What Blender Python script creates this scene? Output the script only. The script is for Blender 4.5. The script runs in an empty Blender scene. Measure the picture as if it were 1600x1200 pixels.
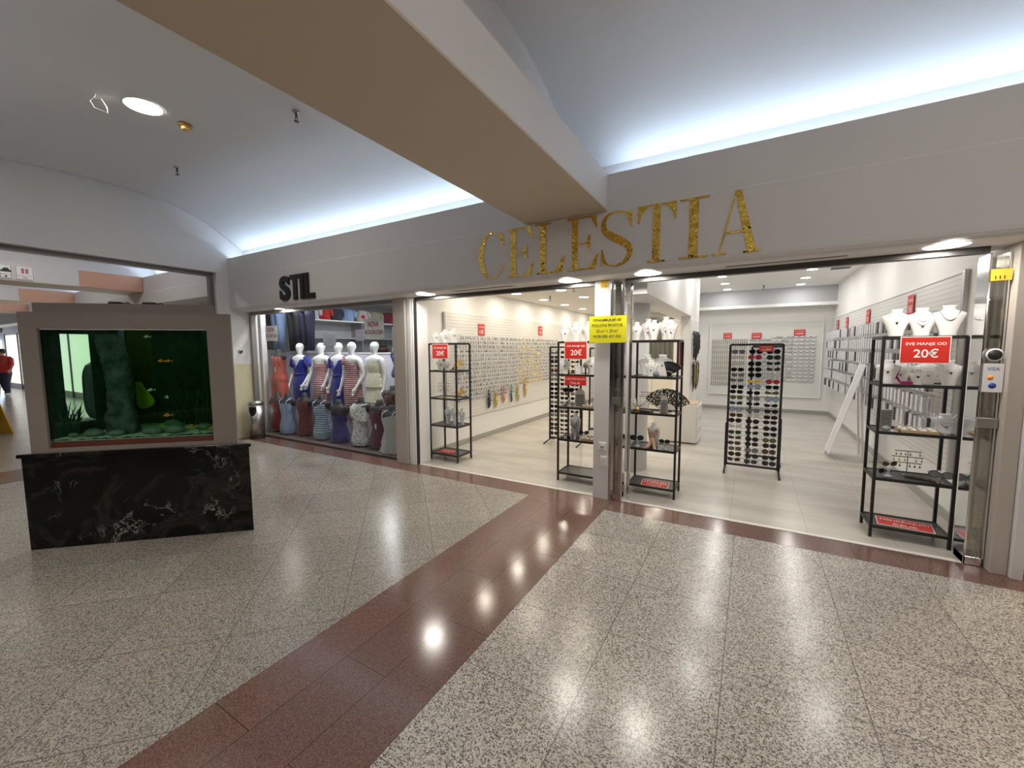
import bpy, bmesh, math, random
from mathutils import Vector, Matrix
random.seed(7)
PI = math.pi
C = bpy.context.scene.collection
S = bpy.context.scene

# ------------------------------------------------------------------ camera, world, exposure
cd = bpy.data.cameras.new('camera'); cam = bpy.data.objects.new('camera', cd); C.objects.link(cam)
cd.sensor_width = 36.0; cd.lens = 36.0 * 641.4 / 1600.0; cd.clip_start = 0.02; cd.clip_end = 200
YAW, PITCH, ROLL = -0.52734234, -0.08589258, -0.00512112
fw = Vector((math.sin(YAW) * math.cos(PITCH), math.cos(YAW) * math.cos(PITCH), math.sin(PITCH)))
rt = Vector((math.cos(YAW), -math.sin(YAW), 0)); up = rt.cross(fw)
r2 = rt * math.cos(ROLL) + up * math.sin(ROLL); u2 = -rt * math.sin(ROLL) + up * math.cos(ROLL)
cam.matrix_world = Matrix((( r2.x, u2.x, -fw.x, 0), (r2.y, u2.y, -fw.y, 0), (r2.z, u2.z, -fw.z, 1.6), (0, 0, 0, 1)))
S.camera = cam
w = bpy.data.worlds.new('world'); S.world = w; w.use_nodes = True
w.node_tree.nodes['Background'].inputs[0].default_value = (1.0, 0.93, 0.88, 1)
w.node_tree.nodes['Background'].inputs[1].default_value = 0.28
S.view_settings.view_transform = 'Standard'; S.view_settings.look = 'None'
S.view_settings.exposure = 0.0; S.view_settings.gamma = 1.0; S.view_settings.use_curve_mapping = False

COVE_W = 2.7          # W per metre of cove strip
SHOP_W = 5.2          # W per shop downlight
MALL_W = 9.0

# ------------------------------------------------------------------ helpers
def link(o, parent=None):
    C.objects.link(o)
    if parent: o.parent = parent
    return o
def tag(o, label=None, cat=None, group=None, kind=None):
    if label: o['label'] = label
    if cat: o['category'] = cat
    if group: o['group'] = group
    if kind: o['kind'] = kind
    return o
def root(name, loc, label, cat, group=None, rz=0.0):
    o = bpy.data.objects.new(name, None); o.empty_display_size = .05
    o.location = loc; o.rotation_euler = (0, 0, rz); C.objects.link(o)
    return tag(o, label, cat, group)
def inst(src, loc, label=None, rz=None, scale=None, name=None):
    r = src.copy(); C.objects.link(r); r.location = loc
    if rz is not None: r.rotation_euler = (0, 0, rz)
    if scale: r.scale = (scale,) * 3
    if label: r['label'] = label
    for ch in list(src.children):
        c = ch.copy(); C.objects.link(c); c.parent = r
        for g in ch.children:
            d = g.copy(); C.objects.link(d); d.parent = c
    return r
ORD = ['zeroth', 'first', 'second', 'third', 'fourth', 'fifth', 'sixth', 'seventh', 'eighth', 'ninth', 'tenth', 'eleventh', 'twelfth',
       'thirteenth', 'fourteenth', 'fifteenth', 'sixteenth', 'seventeenth', 'eighteenth', 'nineteenth', 'twentieth']
def ordn(i):
    if i <= 20: return ORD[i]
    t = {2: 'twenty', 3: 'thirty', 4: 'forty', 5: 'fifty'}[i // 10]
    return {20: 'twentieth', 30: 'thirtieth', 40: 'fortieth', 50: 'fiftieth'}[i] if i % 10 == 0 else t + '-' + ORD[i % 10]

class MB:
    def __init__(s): s.v = []; s.f = []; s.m = []; s.s = []
    def add(s, vs, fs, m=0, sm=False):
        b = len(s.v); s.v += [tuple(p) for p in vs]
        for f in fs: s.f.append([b + i for i in f]); s.m.append(m); s.s.append(sm)
        return s
    def box(s, x0, x1, y0, y1, z0, z1, m=0):
        return s.add([(x0,y0,z0),(x1,y0,z0),(x1,y1,z0),(x0,y1,z0),(x0,y0,z1),(x1,y0,z1),(x1,y1,z1),(x0,y1,z1)],
                     [(0,3,2,1),(4,5,6,7),(0,1,5,4),(1,2,6,5),(2,3,7,6),(3,0,4,7)], m)
    def loft(s, rings, m=0, sm=True, cap=True, closed=True):
        n = len(rings[0]); vs = [p for r in rings for p in r]; fs = []
        for i in range(len(rings) - 1):
            for j in range(n if closed else n - 1):
                k = (j + 1) % n
                fs.append((i*n+j, i*n+k, (i+1)*n+k, (i+1)*n+j))
        if cap and closed:
            fs.append(tuple(range(n - 1, -1, -1))); fs.append(tuple((len(rings)-1)*n + j for j in range(n)))
        return s.add(vs, fs, m, sm)
    def tube(s, pts, r, n=8, m=0, sm=True, cap=True):
        pts = [Vector(p) for p in pts]; R = r if isinstance(r, (list, tuple)) else [r] * len(pts)
        rings = []; prev = None
        for i, p in enumerate(pts):
            t = (pts[min(i+1, len(pts)-1)] - pts[max(i-1, 0)]).normalized()
            a = prev if prev else (Vector((0,0,1)) if abs(t.z) < .9 else Vector((1,0,0)))
            x = (a - t * a.dot(t)).normalized(); y = t.cross(x); prev = x
            rings.append([p + (x * math.cos(2*PI*j/n) + y * math.sin(2*PI*j/n)) * R[i] for j in range(n)])
        return s.loft(rings, m, sm, cap)
    def cyl(s, x, y, z0, z1, r, r1=None, n=24, m=0):
        r1 = r if r1 is None else r1
        return s.loft([[(x + q*math.cos(2*PI*j/n), y + q*math.sin(2*PI*j/n), z) for j in range(n)] for q, z in ((r, z0), (r1, z1))], m, True)
    def rings(s, L, n=20, m=0, f=None, cap=True, a0=0):
        # L: (cx, cy, z, rx, ry)
        out = []
        for (cx, cy, z, rx, ry) in L:
            out.append([(cx + rx*(1 + (f(2*PI*j/n, z) if f else 0))*math.cos(2*PI*j/n + a0), cy + ry*(1 + (f(2*PI*j/n, z) if f else 0))*math.sin(2*PI*j/n + a0), z) for j in range(n)])
        return s.loft(out, m, True, cap)
    def sph(s, c, r, n=10, k=7, m=0):
        if not isinstance(r, (list, tuple)): r = (r, r, r)
        rr = []
        for i in range(k + 1):
            a = -PI/2 + PI*i/k; q = max(math.cos(a), .02)
            rr.append([(c[0] + r[0]*q*math.cos(2*PI*j/n), c[1] + r[1]*q*math.sin(2*PI*j/n), c[2] + r[2]*math.sin(a)) for j in range(n)])
        return s.loft(rr, m, True)
    def prism(s, poly, axis, a, b, m=0, sm=False):
        # poly 2D (p,q); axis 'x': (y,z), 'y': (x,z), 'z': (x,y)
        def P(p, q, t): return {'x': (t, p, q), 'y': (p, t, q), 'z': (p, q, t)}[axis]
        n = len(poly); vs = [P(p, q, a) for p, q in poly] + [P(p, q, b) for p, q in poly]
        fs = [tuple(range(n)), tuple(range(2*n-1, n-1, -1))] + [(i, i + n, (i+1) % n + n, (i+1) % n) for i in range(n)]
        return s.add(vs, fs, m, sm)
    def mesh(s, me, M=Matrix(), m=0):
        return s.add([M @ v.co for v in me.vertices], [tuple(p.vertices) for p in me.polygons], m)
    def move(s, M, start=0):
        s.v = s.v[:start] + [tuple(M @ Vector(p)) for p in s.v[start:]]; return s
    def build(s, name, mats, parent=None, loc=None, bev=0, sub=0, rz=None):
        me = bpy.data.meshes.new(name); me.from_pydata(s.v, [], s.f)
        mats = mats if isinstance(mats, (list, tuple)) else [mats]
        for q in mats: me.materials.append(q)
        me.polygons.foreach_set('material_index', s.m); me.polygons.foreach_set('use_smooth', s.s)
        bm = bmesh.new(); bm.from_mesh(me); bmesh.ops.recalc_face_normals(bm, faces=bm.faces); bm.to_mesh(me); bm.free()
        o = bpy.data.objects.new(name, me); link(o, parent)
        if loc: o.location = loc
        if rz is not None: o.rotation_euler = (0, 0, rz)
        if bev:
            b = o.modifiers.new('bevel', 'BEVEL'); b.width = bev; b.segments = 2; b.limit_method = 'ANGLE'; b.angle_limit = .7
        if sub:
            b = o.modifiers.new('sub', 'SUBSURF'); b.levels = sub; b.render_levels = sub
        return o
def struct(name, mb, mats, **k):
    return tag(mb.build(name, mats, **k), kind='structure')

# ------------------------------------------------------------------ materials
MATS = {}
def nt(name):
    m = bpy.data.materials.new(name); m.use_nodes = True
    t = m.node_tree; b = t.nodes['Principled BSDF']; return m, t, b
def N(t, kind, **kw):
    n = t.nodes.new(kind)
    for k, v in kw.items():
        if k.startswith('i_'): n.inputs[k[2:].replace('_', ' ')].default_value = v
        else: setattr(n, k, v)
    return n
def mat(name, col, rough=.5, metal=0, spec=None, emit=0, ecol=None, noise=0, nscale=8, bump=0, bscale=60, coat=0, trans=0, sheen=0):
    if name in MATS: return MATS[name]
    m, t, b = nt(name); c = (*col, 1)
    b.inputs['Base Color'].default_value = c; b.inputs['Roughness'].default_value = rough; b.inputs['Metallic'].default_value = metal
    if spec is not None: b.inputs['Specular IOR Level'].default_value = spec
    if coat: b.inputs['Coat Weight'].default_value = coat; b.inputs['Coat Roughness'].default_value = .05
    if trans: b.inputs['Transmission Weight'].default_value = trans
    if sheen: b.inputs['Sheen Weight'].default_value = sheen
    if emit: b.inputs['Emission Color'].default_value = (*(ecol or col), 1); b.inputs['Emission Strength'].default_value = emit
    if noise or bump:
        tc = N(t, 'ShaderNodeTexCoord')
    if noise:
        nz = N(t, 'ShaderNodeTexNoise', i_Scale=nscale, i_Detail=6.0); t.links.new(tc.outputs['Object'], nz.inputs['Vector'])
        mr = N(t, 'ShaderNodeMapRange'); mr.inputs[1].default_value = .25; mr.inputs[2].default_value = .75
        mr.inputs[3].default_value = 1 - noise; mr.inputs[4].default_value = 1 + noise
        t.links.new(nz.outputs[0], mr.inputs[0])
        mx = N(t, 'ShaderNodeVectorMath', operation='SCALE'); mx.inputs[0].default_value = col
        t.links.new(mr.outputs[0], mx.inputs['Scale']); t.links.new(mx.outputs[0], b.inputs['Base Color'])
    if bump:
        nb = N(t, 'ShaderNodeTexNoise', i_Scale=bscale, i_Detail=3.0); t.links.new(tc.outputs['Object'], nb.inputs['Vector'])
        bp = N(t, 'ShaderNodeBump', i_Strength=bump, i_Distance=.01); t.links.new(nb.outputs[0], bp.inputs['Height']); t.links.new(bp.outputs[0], b.inputs['Normal'])
    MATS[name] = m; return m
def ramp(t, stops):
    r = N(t, 'ShaderNodeValToRGB'); e = r.color_ramp.elements
    while len(e) < len(stops): e.new(.5)
    for i, (p, c) in enumerate(stops): e[i].position = p; e[i].color = (*c, 1)
    return r
def granite(name, stops, scale, rough, tile, rot=0, org=(0, 0), offset=0.0, joint=(.12, .1, .09), bw=None, mort=.0022, tint=.07):
    m, t, b = nt(name)
    tc = N(t, 'ShaderNodeNewGeometry')
    nz = N(t, 'ShaderNodeTexNoise', i_Scale=scale, i_Detail=3.0, i_Roughness=.65); t.links.new(tc.outputs['Position'], nz.inputs['Vector'])
    vo = N(t, 'ShaderNodeTexVoronoi', i_Scale=scale * .9); t.links.new(tc.outputs['Position'], vo.inputs['Vector'])
    sep = N(t, 'ShaderNodeSeparateColor'); t.links.new(vo.outputs['Color'], sep.inputs[0])
    mx = N(t, 'ShaderNodeMix'); mx.inputs[0].default_value = .45
    t.links.new(nz.outputs[0], mx.inputs[2]); t.links.new(sep.outputs[0], mx.inputs[3])
    rp = ramp(t, stops); t.links.new(mx.outputs[0], rp.inputs[0])
    mp = N(t, 'ShaderNodeMapping'); mp.vector_type = 'TEXTURE'; mp.inputs['Location'].default_value = (org[0], org[1], 0); mp.inputs['Rotation'].default_value = (0, 0, rot)
    t.links.new(tc.outputs['Position'], mp.inputs['Vector'])
    br = N(t, 'ShaderNodeTexBrick', offset=offset, squash=1.0); br.inputs['Scale'].default_value = 1.0
    br.inputs['Mortar Size'].default_value = mort; br.inputs['Mortar Smooth'].default_value = .1; br.inputs['Bias'].default_value = 0
    br.inputs['Brick Width'].default_value = bw or tile; br.inputs['Row Height'].default_value = tile
    br.inputs['Color1'].default_value = (1 - tint,) * 3 + (1,); br.inputs['Color2'].default_value = (1 + tint,) * 3 + (1,); br.inputs['Mortar'].default_value = (1, 1, 1, 1)
    t.links.new(mp.outputs[0], br.inputs['Vector'])
    mu = N(t, 'ShaderNodeMix', data_type='RGBA', blend_type='MULTIPLY'); mu.inputs[0].default_value = 1
    t.links.new(rp.outputs[0], mu.inputs[6]); t.links.new(br.outputs['Color'], mu.inputs[7])
    mj = N(t, 'ShaderNodeMix', data_type='RGBA'); t.links.new(br.outputs['Fac'], mj.inputs[0]); t.links.new(mu.outputs[2], mj.inputs[6]); mj.inputs[7].default_value = (*joint, 1)
    t.links.new(mj.outputs[2], b.inputs['Base Color'])
    nr = N(t, 'ShaderNodeTexNoise', i_Scale=3.0, i_Detail=3.0); t.links.new(tc.outputs['Position'], nr.inputs['Vector'])
    rr = N(t, 'ShaderNodeMapRange'); rr.inputs[3].default_value = rough * .75; rr.inputs[4].default_value = rough * 1.3; t.links.new(nr.outputs[0], rr.inputs[0])
    t.links.new(rr.outputs[0], b.inputs['Roughness']); b.inputs['Specular IOR Level'].default_value = .5
    MATS[name] = m; return m

G_R = granite('granite_grey', [(.24, (.05, .043, .037)), (.38, (.17, .15, .13)), (.47, (.38, .345, .305)), (.62, (.54, .50, .45)), (.8, (.62, .59, .54))], 200, .21, .5725, 0, (-1.21, 3.88))
G_L = granite('granite_beige', [(.24, (.09, .078, .066)), (.38, (.20, .178, .155)), (.48, (.32, .29, .25)), (.62, (.43, .395, .345)), (.8, (.50, .47, .42))], 200, .21, .59, PI/4, (-2.47, 1.07))
G_B = granite('granite_brown', [(.2, (.085, .045, .036)), (.42, (.15, .083, .066)), (.6, (.20, .117, .095)), (.8, (.26, .165, .135))], 260, .14, .28, PI/2, (-1.21, -.65), .5, (.045, .02, .015), .98, .0018)
G_B2 = granite('granite_brown_strip', [(.2, (.085, .045, .036)), (.42, (.15, .083, .066)), (.6, (.20, .117, .095)), (.8, (.26, .165, .135))], 260, .14, .31, 0, (-1.21, 3.88), 0, (.045, .02, .015), .98, .0018)

def shop_floor():
    m, t, b = nt('porcelain_tile'); tc = N(t, 'ShaderNodeNewGeometry')
    mp = N(t, 'ShaderNodeMapping'); mp.inputs['Scale'].default_value = (.6, 2.2, 1); t.links.new(tc.outputs['Position'], mp.inputs['Vector'])
    nz = N(t, 'ShaderNodeTexNoise', i_Scale=1.6, i_Detail=6.0); t.links.new(mp.outputs[0], nz.inputs['Vector'])
    rp = ramp(t, [(.3, (.43, .40, .355)), (.55, (.55, .52, .47)), (.75, (.62, .595, .545))]); t.links.new(nz.outputs[0], rp.inputs[0])
    m2 = N(t, 'ShaderNodeMapping'); m2.vector_type = 'TEXTURE'; m2.inputs['Location'].default_value = (-.12, 4.6, 0); t.links.new(tc.outputs['Position'], m2.inputs['Vector'])
    br = N(t, 'ShaderNodeTexBrick', offset=0.0); br.inputs['Scale'].default_value = 1; br.inputs['Brick Width'].default_value = .6; br.inputs['Row Height'].default_value = 1.2
    br.inputs['Mortar Size'].default_value = .002; br.inputs['Color1'].default_value = (.97, .97, .97, 1); br.inputs['Color2'].default_value = (1.03, 1.03, 1.03, 1); br.inputs['Mortar'].default_value = (.6, .58, .54, 1)
    t.links.new(m2.outputs[0], br.inputs['Vector'])
    mu = N(t, 'ShaderNodeMix', data_type='RGBA', blend_type='MULTIPLY'); mu.inputs[0].default_value = 1; t.links.new(rp.outputs[0], mu.inputs[6]); t.links.new(br.outputs['Color'], mu.inputs[7])
    t.links.new(mu.outputs[2], b.inputs['Base Color']); b.inputs['Roughness'].default_value = .28
    return m
TILE = shop_floor()

def marble():
    m, t, b = nt('black_marble'); tc = N(t, 'ShaderNodeTexCoord')
    n1 = N(t, 'ShaderNodeTexNoise', i_Scale=3.0, i_Detail=8.0, i_Roughness=.6, i_Distortion=1.6); t.links.new(tc.outputs['Object'], n1.inputs['Vector'])
    n2 = N(t, 'ShaderNodeTexNoise', i_Scale=5.0, i_Detail=10.0, i_Roughness=.65, i_Distortion=.6)
    mpp = N(t, 'ShaderNodeMapping'); mpp.inputs['Location'].default_value = (3, 1, 5); t.links.new(tc.outputs['Object'], mpp.inputs['Vector']); t.links.new(mpp.outputs[0], n2.inputs['Vector'])
    r1 = ramp(t, [(.3, (.003, .003, .003)), (.5, (.009, .0085, .008)), (.60, (.030, .027, .024)), (.66, (.012, .011, .010))]); t.links.new(n1.outputs[0], r1.inputs[0])
    r2_ = ramp(t, [(.485, (0, 0, 0)), (.5, (.9, .9, .9)), (.515, (0, 0, 0))]); t.links.new(n2.outputs[0], r2_.inputs[0])
    n3 = N(t, 'ShaderNodeTexNoise', i_Scale=2.4); t.links.new(tc.outputs['Object'], n3.inputs['Vector'])
    r3 = ramp(t, [(.54, (0, 0, 0)), (.68, (1, 1, 1))]); t.links.new(n3.outputs[0], r3.inputs[0])
    mm = N(t, 'ShaderNodeMath', operation='MULTIPLY'); t.links.new(r2_.outputs[0], mm.inputs[0]); t.links.new(r3.outputs[0], mm.inputs[1])
    mx = N(t, 'ShaderNodeMix', data_type='RGBA'); t.links.new(mm.outputs[0], mx.inputs[0]); t.links.new(r1.outputs[0], mx.inputs[6]); mx.inputs[7].default_value = (.5, .48, .45, 1)
    t.links.new(mx.outputs[2], b.inputs['Base Color']); b.inputs['Roughness'].default_value = .2; b.inputs['Specular IOR Level'].default_value = .3
    return m
MARBLE = marble()
def slat(name, axis_scale, col, dark):
    # white slat panel: horizontal grooves from object z
    m, t, b = nt(name); tc = N(t, 'ShaderNodeTexCoord'); sx = N(t, 'ShaderNodeSeparateXYZ'); t.links.new(tc.outputs['Object'], sx.inputs[0])
    a = N(t, 'ShaderNodeMath', operation='MULTIPLY'); a.inputs[1].default_value = axis_scale; t.links.new(sx.outputs[2], a.inputs[0])
    f = N(t, 'ShaderNodeMath', operation='FRACT'); t.links.new(a.outputs[0], f.inputs[0])
    g = N(t, 'ShaderNodeMath', operation='LESS_THAN'); g.inputs[1].default_value = .1; t.links.new(f.outputs[0], g.inputs[0])
    mx = N(t, 'ShaderNodeMix', data_type='RGBA'); t.links.new(g.outputs[0], mx.inputs[0]); mx.inputs[6].default_value = (*col, 1); mx.inputs[7].default_value = (*dark, 1)
    t.links.new(mx.outputs[2], b.inputs['Base Color']); b.inputs['Roughness'].default_value = .35
    return m
SLAT = slat('slat_panel', 1/.05, (.74, .73, .71), (.45, .44, .42))
def thin_glass(name, tint=(1, 1, 1), refl=1.0):
    m = bpy.data.materials.new(name); m.use_nodes = True; t = m.node_tree; t.nodes.clear()
    o = N(t, 'ShaderNodeOutputMaterial'); tr = N(t, 'ShaderNodeBsdfTransparent'); tr.inputs[0].default_value = (*tint, 1)
    gl = N(t, 'ShaderNodeBsdfGlossy'); gl.inputs['Roughness'].default_value = 0.01; gl.inputs[0].default_value = (1, 1, 1, 1)
    fr = N(t, 'ShaderNodeFresnel', i_IOR=1.5); mu = N(t, 'ShaderNodeMath', operation='MULTIPLY'); mu.inputs[1].default_value = refl
    mx = N(t, 'ShaderNodeMixShader'); geo = N(t, 'ShaderNodeNewGeometry'); iv = N(t, 'ShaderNodeMath', operation='SUBTRACT'); iv.inputs[0].default_value = 1; t.links.new(geo.outputs['Backfacing'], iv.inputs[1]); m2 = N(t, 'ShaderNodeMath', operation='MULTIPLY'); m2.use_clamp = True; t.links.new(fr.outputs[0], mu.inputs[0]); t.links.new(mu.outputs[0], m2.inputs[0]); t.links.new(iv.outputs[0], m2.inputs[1]); t.links.new(m2.outputs[0], mx.inputs[0]); t.links.new(tr.outputs[0], mx.inputs[1]); t.links.new(gl.outputs[0], mx.inputs[2])
    t.links.new(mx.outputs[0], o.inputs[0]); return m
GLASS = thin_glass('clear_glass', (.97, .985, .98), .8)
GLASS_T = thin_glass('tank_glass', (.8, .95, .88), .8)
GLASS_M = thin_glass('folded_door_glass', (.84, .83, .80), 4.5)
def water():
    m = bpy.data.materials.new('tank_water'); m.use_nodes = True; t = m.node_tree; t.nodes.clear()
    o = N(t, 'ShaderNodeOutputMaterial'); tr = N(t, 'ShaderNodeBsdfTransparent'); va = N(t, 'ShaderNodeVolumeAbsorption')
    va.inputs['Color'].default_value = (.56, .80, .46, 1); va.inputs['Density'].default_value = 3.5
    t.links.new(tr.outputs[0], o.inputs[0]); t.links.new(va.outputs[0], o.inputs[1]); return m
WATER = water()
def gold_mirror():
    m, t, b = nt('gold_mirror'); b.inputs['Base Color'].default_value = (.83, .56, .11, 1); b.inputs['Metallic'].default_value = 1; b.inputs['Roughness'].default_value = .06
    tc = N(t, 'ShaderNodeTexCoord'); nz = N(t, 'ShaderNodeTexNoise', i_Scale=15.0, i_Detail=2.5); t.links.new(tc.outputs['Object'], nz.inputs['Vector'])
    bp = N(t, 'ShaderNodeBump', i_Strength=.9, i_Distance=.018); t.links.new(nz.outputs[0], bp.inputs['Height']); t.links.new(bp.outputs[0], b.inputs['Normal'])
    return m
GOLDM = gold_mirror()

WALL = mat('mall_white_paint', (.74, .72, .715), .6, noise=.02, nscale=1.5)
VAULT = mat('vault_plaster', (.76, .76, .76), .7, noise=.02, nscale=1.2)
BEAM = mat('beam_bounce_tint', (.60, .51, .41), .6)  # white beam paint with shade and warm floor bounce put into the colour
CREAM = mat('cream_paint', (.62, .57, .38), .6, noise=.06, nscale=5)
SWHITE = mat('shop_white_wall', (.82, .815, .80), .55)
SWARM = mat('shop_cream_ceiling', (.80, .765, .69), .6)
GREYW = mat('shop_grey_wall', (.70, .71, .70), .6)
BEIGE = mat('pillar_beige', (.50, .45, .40), .45)
WHITE = mat('glossy_white', (.86, .86, .85), .3)
BUSTM = mat('bust_leatherette', (.88, .87, .85), .4, bump=.1, bscale=200)
BLACK = mat('black_steel', (.018, .017, .017), .4)
BLKPL = mat('black_plastic', (.012, .012, .013), .3)
SHELFM = mat('shelf_black', (.05, .05, .052), .35)
CHROME = mat('chrome', (.75, .75, .75), .12, 1)
STEEL = mat('brushed_steel', (.5, .49, .48), .35, 1)
DSTEEL = mat('dark_track', (.10, .095, .09), .4, .6)
GOLD = mat('gold_jewellery', (.85, .62, .22), .22, 1)
SILVER = mat('silver_jewellery', (.42, .42, .44), .25, .9)
REDS = mat('red_sign', (.62, .03, .018), .4)
WTXT = mat('white_print', (.9, .9, .9), .5)
YELS = mat('yellow_sign', (.80, .74, .02), .4)
ORTAG = mat('orange_tag', (.95, .62, .06), .4)
BTXT = mat('black_print', (.02, .02, .02), .5)
LED = mat('led_diffuser', (1, .98, .93), .4, emit=14, ecol=(1, .97, .9))
LEDC = mat('cove_led', (.8, .9, 1), .4, emit=5, ecol=(.62, .8, 1))
BASEB = mat('grey_baseboard', (.36, .35, .32), .4)
CABM = mat('tank_cabinet', (.27, .235, .215), .5, noise=.03, nscale=3)

FONT_CACHE = {}
def text_me(s, size=1.0, ext=0.0, off=0.0, space=1.0, res=3):
    k = (s, size, ext, off, space, res)
    if k in FONT_CACHE: return FONT_CACHE[k]
    c = bpy.data.curves.new('t', 'FONT'); c.body = s; c.size = size; c.extrude = ext; c.offset = off; c.space_character = space
    c.align_x = 'CENTER'; c.align_y = 'CENTER'; c.resolution_u = res
    o = bpy.data.objects.new('t', c); C.objects.link(o); bpy.context.view_layer.update()
    me = bpy.data.meshes.new_from_object(o.evaluated_get(bpy.context.evaluated_depsgraph_get()))
    bpy.data.objects.remove(o); FONT_CACHE[k] = me; return me
RX = Matrix.Rotation(PI/2, 4, 'X')
def text_fit(mb, s, x0, x1, z0, z1, y, ext=.0008, off=0.0, m=0, extra=Matrix()):
    """text scaled to fill the rectangle x0..x1, z0..z1 facing -y at y"""
    me = text_me(s, 1.0, 0, off); xs = [v.co.x for v in me.vertices]; ys = [v.co.y for v in me.vertices]
    sx = (x1 - x0) / (max(xs) - min(xs)); sy = (z1 - z0) / (max(ys) - min(ys))
    M = extra @ Matrix.Translation((x0, y, z0)) @ RX @ Matrix.Diagonal((sx, sy, 1, 1)) @ Matrix.Translation((-min(xs), -min(ys), 0))
    return mb.mesh(me, M, m)

# ------------------------------------------------------------------ lamps that light the large space
def area(name, parent, loc, rot, sx, sy, power, col, shape='RECTANGLE'):
    l = bpy.data.lights.new(name, 'AREA'); l.shape = shape; l.size = sx
    if shape == 'RECTANGLE': l.size_y = sy
    l.energy = power; l.color = col
    o = bpy.data.objects.new(name, l); C.objects.link(o); o.parent = parent; o.location = loc; o.rotation_euler = rot
    return o
def cove_strip(x0, x1, y, z, label, power=COVE_W):
    L = x1 - x0
    r = root('cove_light', ((x0 + x1)/2, y, z), label, 'light')
    MB().box(-L/2, L/2, -.02, .02, 0, .015).build('housing', WHITE, r)
    MB().box(-L/2, L/2, -.014, .014, .0155, .024).build('led_strip', LEDC, r)
    area('strip_light', r, (0, 0, .03), (PI, 0, 0), L, .05, power * L, (.62, .79, 1.0))
    return r
PROTO_D = {}
def downlight(x, y, z, rad, power, label, col=(1, .93, .82), group=None):
    r = root('downlight', (x, y, z), label, 'light', group)
    key = round(rad, 3)
    if key not in PROTO_D:
        a = MB(); n = 32
        prof = [(rad, 0), (rad + .004, -.004), (rad + .012, -.005), (rad + .016, 0.0)]
        a.loft([[(q*math.cos(2*PI*j/n), q*math.sin(2*PI*j/n), zz) for j in range(n)] for q, zz in prof], cap=False)
        f = a.build('trim_ring', WHITE, r); b = MB().cyl(0, 0, -.003, .001, rad, n=32).build('diffuser', LED, r)
        PROTO_D[key] = (f.data, b.data)
    else:
        for nm, me in zip(('trim_ring', 'diffuser'), PROTO_D[key]): link(bpy.data.objects.new(nm, me), r)
    area('bulb', r, (0, 0, -.006), (0, 0, 0), rad * 2, 0, power, col, 'DISK')
    return r

# ------------------------------------------------------------------ floor
def slab(x0, x1, y0, y1, z=0.0, t=.1): return MB().box(x0, x1, y0, y1, z - t, z)
struct('floor', slab(-1.21, 4.45, -7, 3.88), G_R)
struct('floor', slab(-7.75, -2.05, -7, 3.88), G_L)
struct('floor', slab(-2.05, -1.21, -7, 3.88), G_B)
struct('floor', slab(-8.0, 6, 3.88, 4.19), G_B2)
struct('floor', slab(-8.55, -7.75, -7, 3.88), G_B)
struct('floor', slab(-30, -8.55, -7, 4.6), G_L)
struct('floor', slab(4.45, 6, -7, 3.88), G_B)
struct('floor', MB().box(-3.97, -1.42, 4.19, 4.235, -.1, .004).box(-1.25, 1.5, 4.19, 4.235, -.1, .004), mat('threshold_white', (.78, .76, .72), .4))
struct('floor', slab(-4.12, 1.62, 4.235, 12, 0), TILE)
struct('floor', slab(-10.3, -4.3, 4.235, 9.9, .02), mat('stil_floor', (.13, .10, .09), .4))
struct('floor', slab(1.66, 4.5, 4.19, 9, 0), mat('neighbour_floor', (.5, .4, .3), .4))

# ------------------------------------------------------------------ fascia, vaults, beams
FP = [(3.842, 2.355), (3.845, 2.33), (3.858, 2.308), (3.88, 2.294), (3.915, 2.29), (4.3, 2.29), (4.3, 3.4), (4.1, 3.4), (4.1, 3.1), (3.88, 3.1), (3.88, 3.195), (3.85, 3.195), (3.85, 2.872), (3.842, 2.864)]
struct('wall_front', MB().prism(FP, 'x', -8.0, 4.9), WALL)
struct('wall_far_front', MB().prism([(3.842, 2.6), (4.3, 2.6)] + FP[6:], 'x', -30, -8.3), WALL)
VP = [(4.1, 3.38), (3.98, 3.46), (3.86, 3.54), (3.73, 3.625), (3.56, 3.72), (3.37, 3.805), (3.16, 3.875), (2.95, 3.92), (2.7, 3.95), (2.4, 3.965), (2.1, 3.97), (1.7, 3.96), (1.3, 3.93), (.9, 3.87), (.5, 3.79), (.2, 3.7), (-.05, 3.58), (-.25, 3.4)]
def vault(x0, x1, nm='ceiling'):
    mb = MB(); vs = []
    for x in (x0, x1): vs += [(x, y, z) for y, z in VP] 
    n = len(VP); mb.add(vs, [(i, i+1, n+i+1, n+i) for i in range(n-1)], 0, True)
    vs = []
    for x in (x0, x1): vs += [(x, y, z + .05) for y, z in VP]
    mb.add(vs, [(i, i+1, n+i+1, n+i) for i in range(n-1)], 0, True)
    return struct(nm, mb, VAULT)
for a, b in ((-7.99, -1.64), (-1.62, 4.85), (-11.75, -8.3), (-16.3, -12.3), (-21, -16.9), (-29, -21.5)): vault(a, b)
def beam(x0, x1, ups=.15):
    struct('ceiling_beam', MB().box(x0, x1, -.3, 3.849, 2.87, 2.885), BEAM)
    struct('ceiling_beam', MB().box(x0, x1, -.3, 3.849, 2.885, 3.195).box((x0+x1)/2 - .05, (x0+x1)/2 + .03, -.3, 4.12, 3.195, 4.1), WALL)
beam(-2.05, -1.21); beam(4.45, 5.3)
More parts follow.
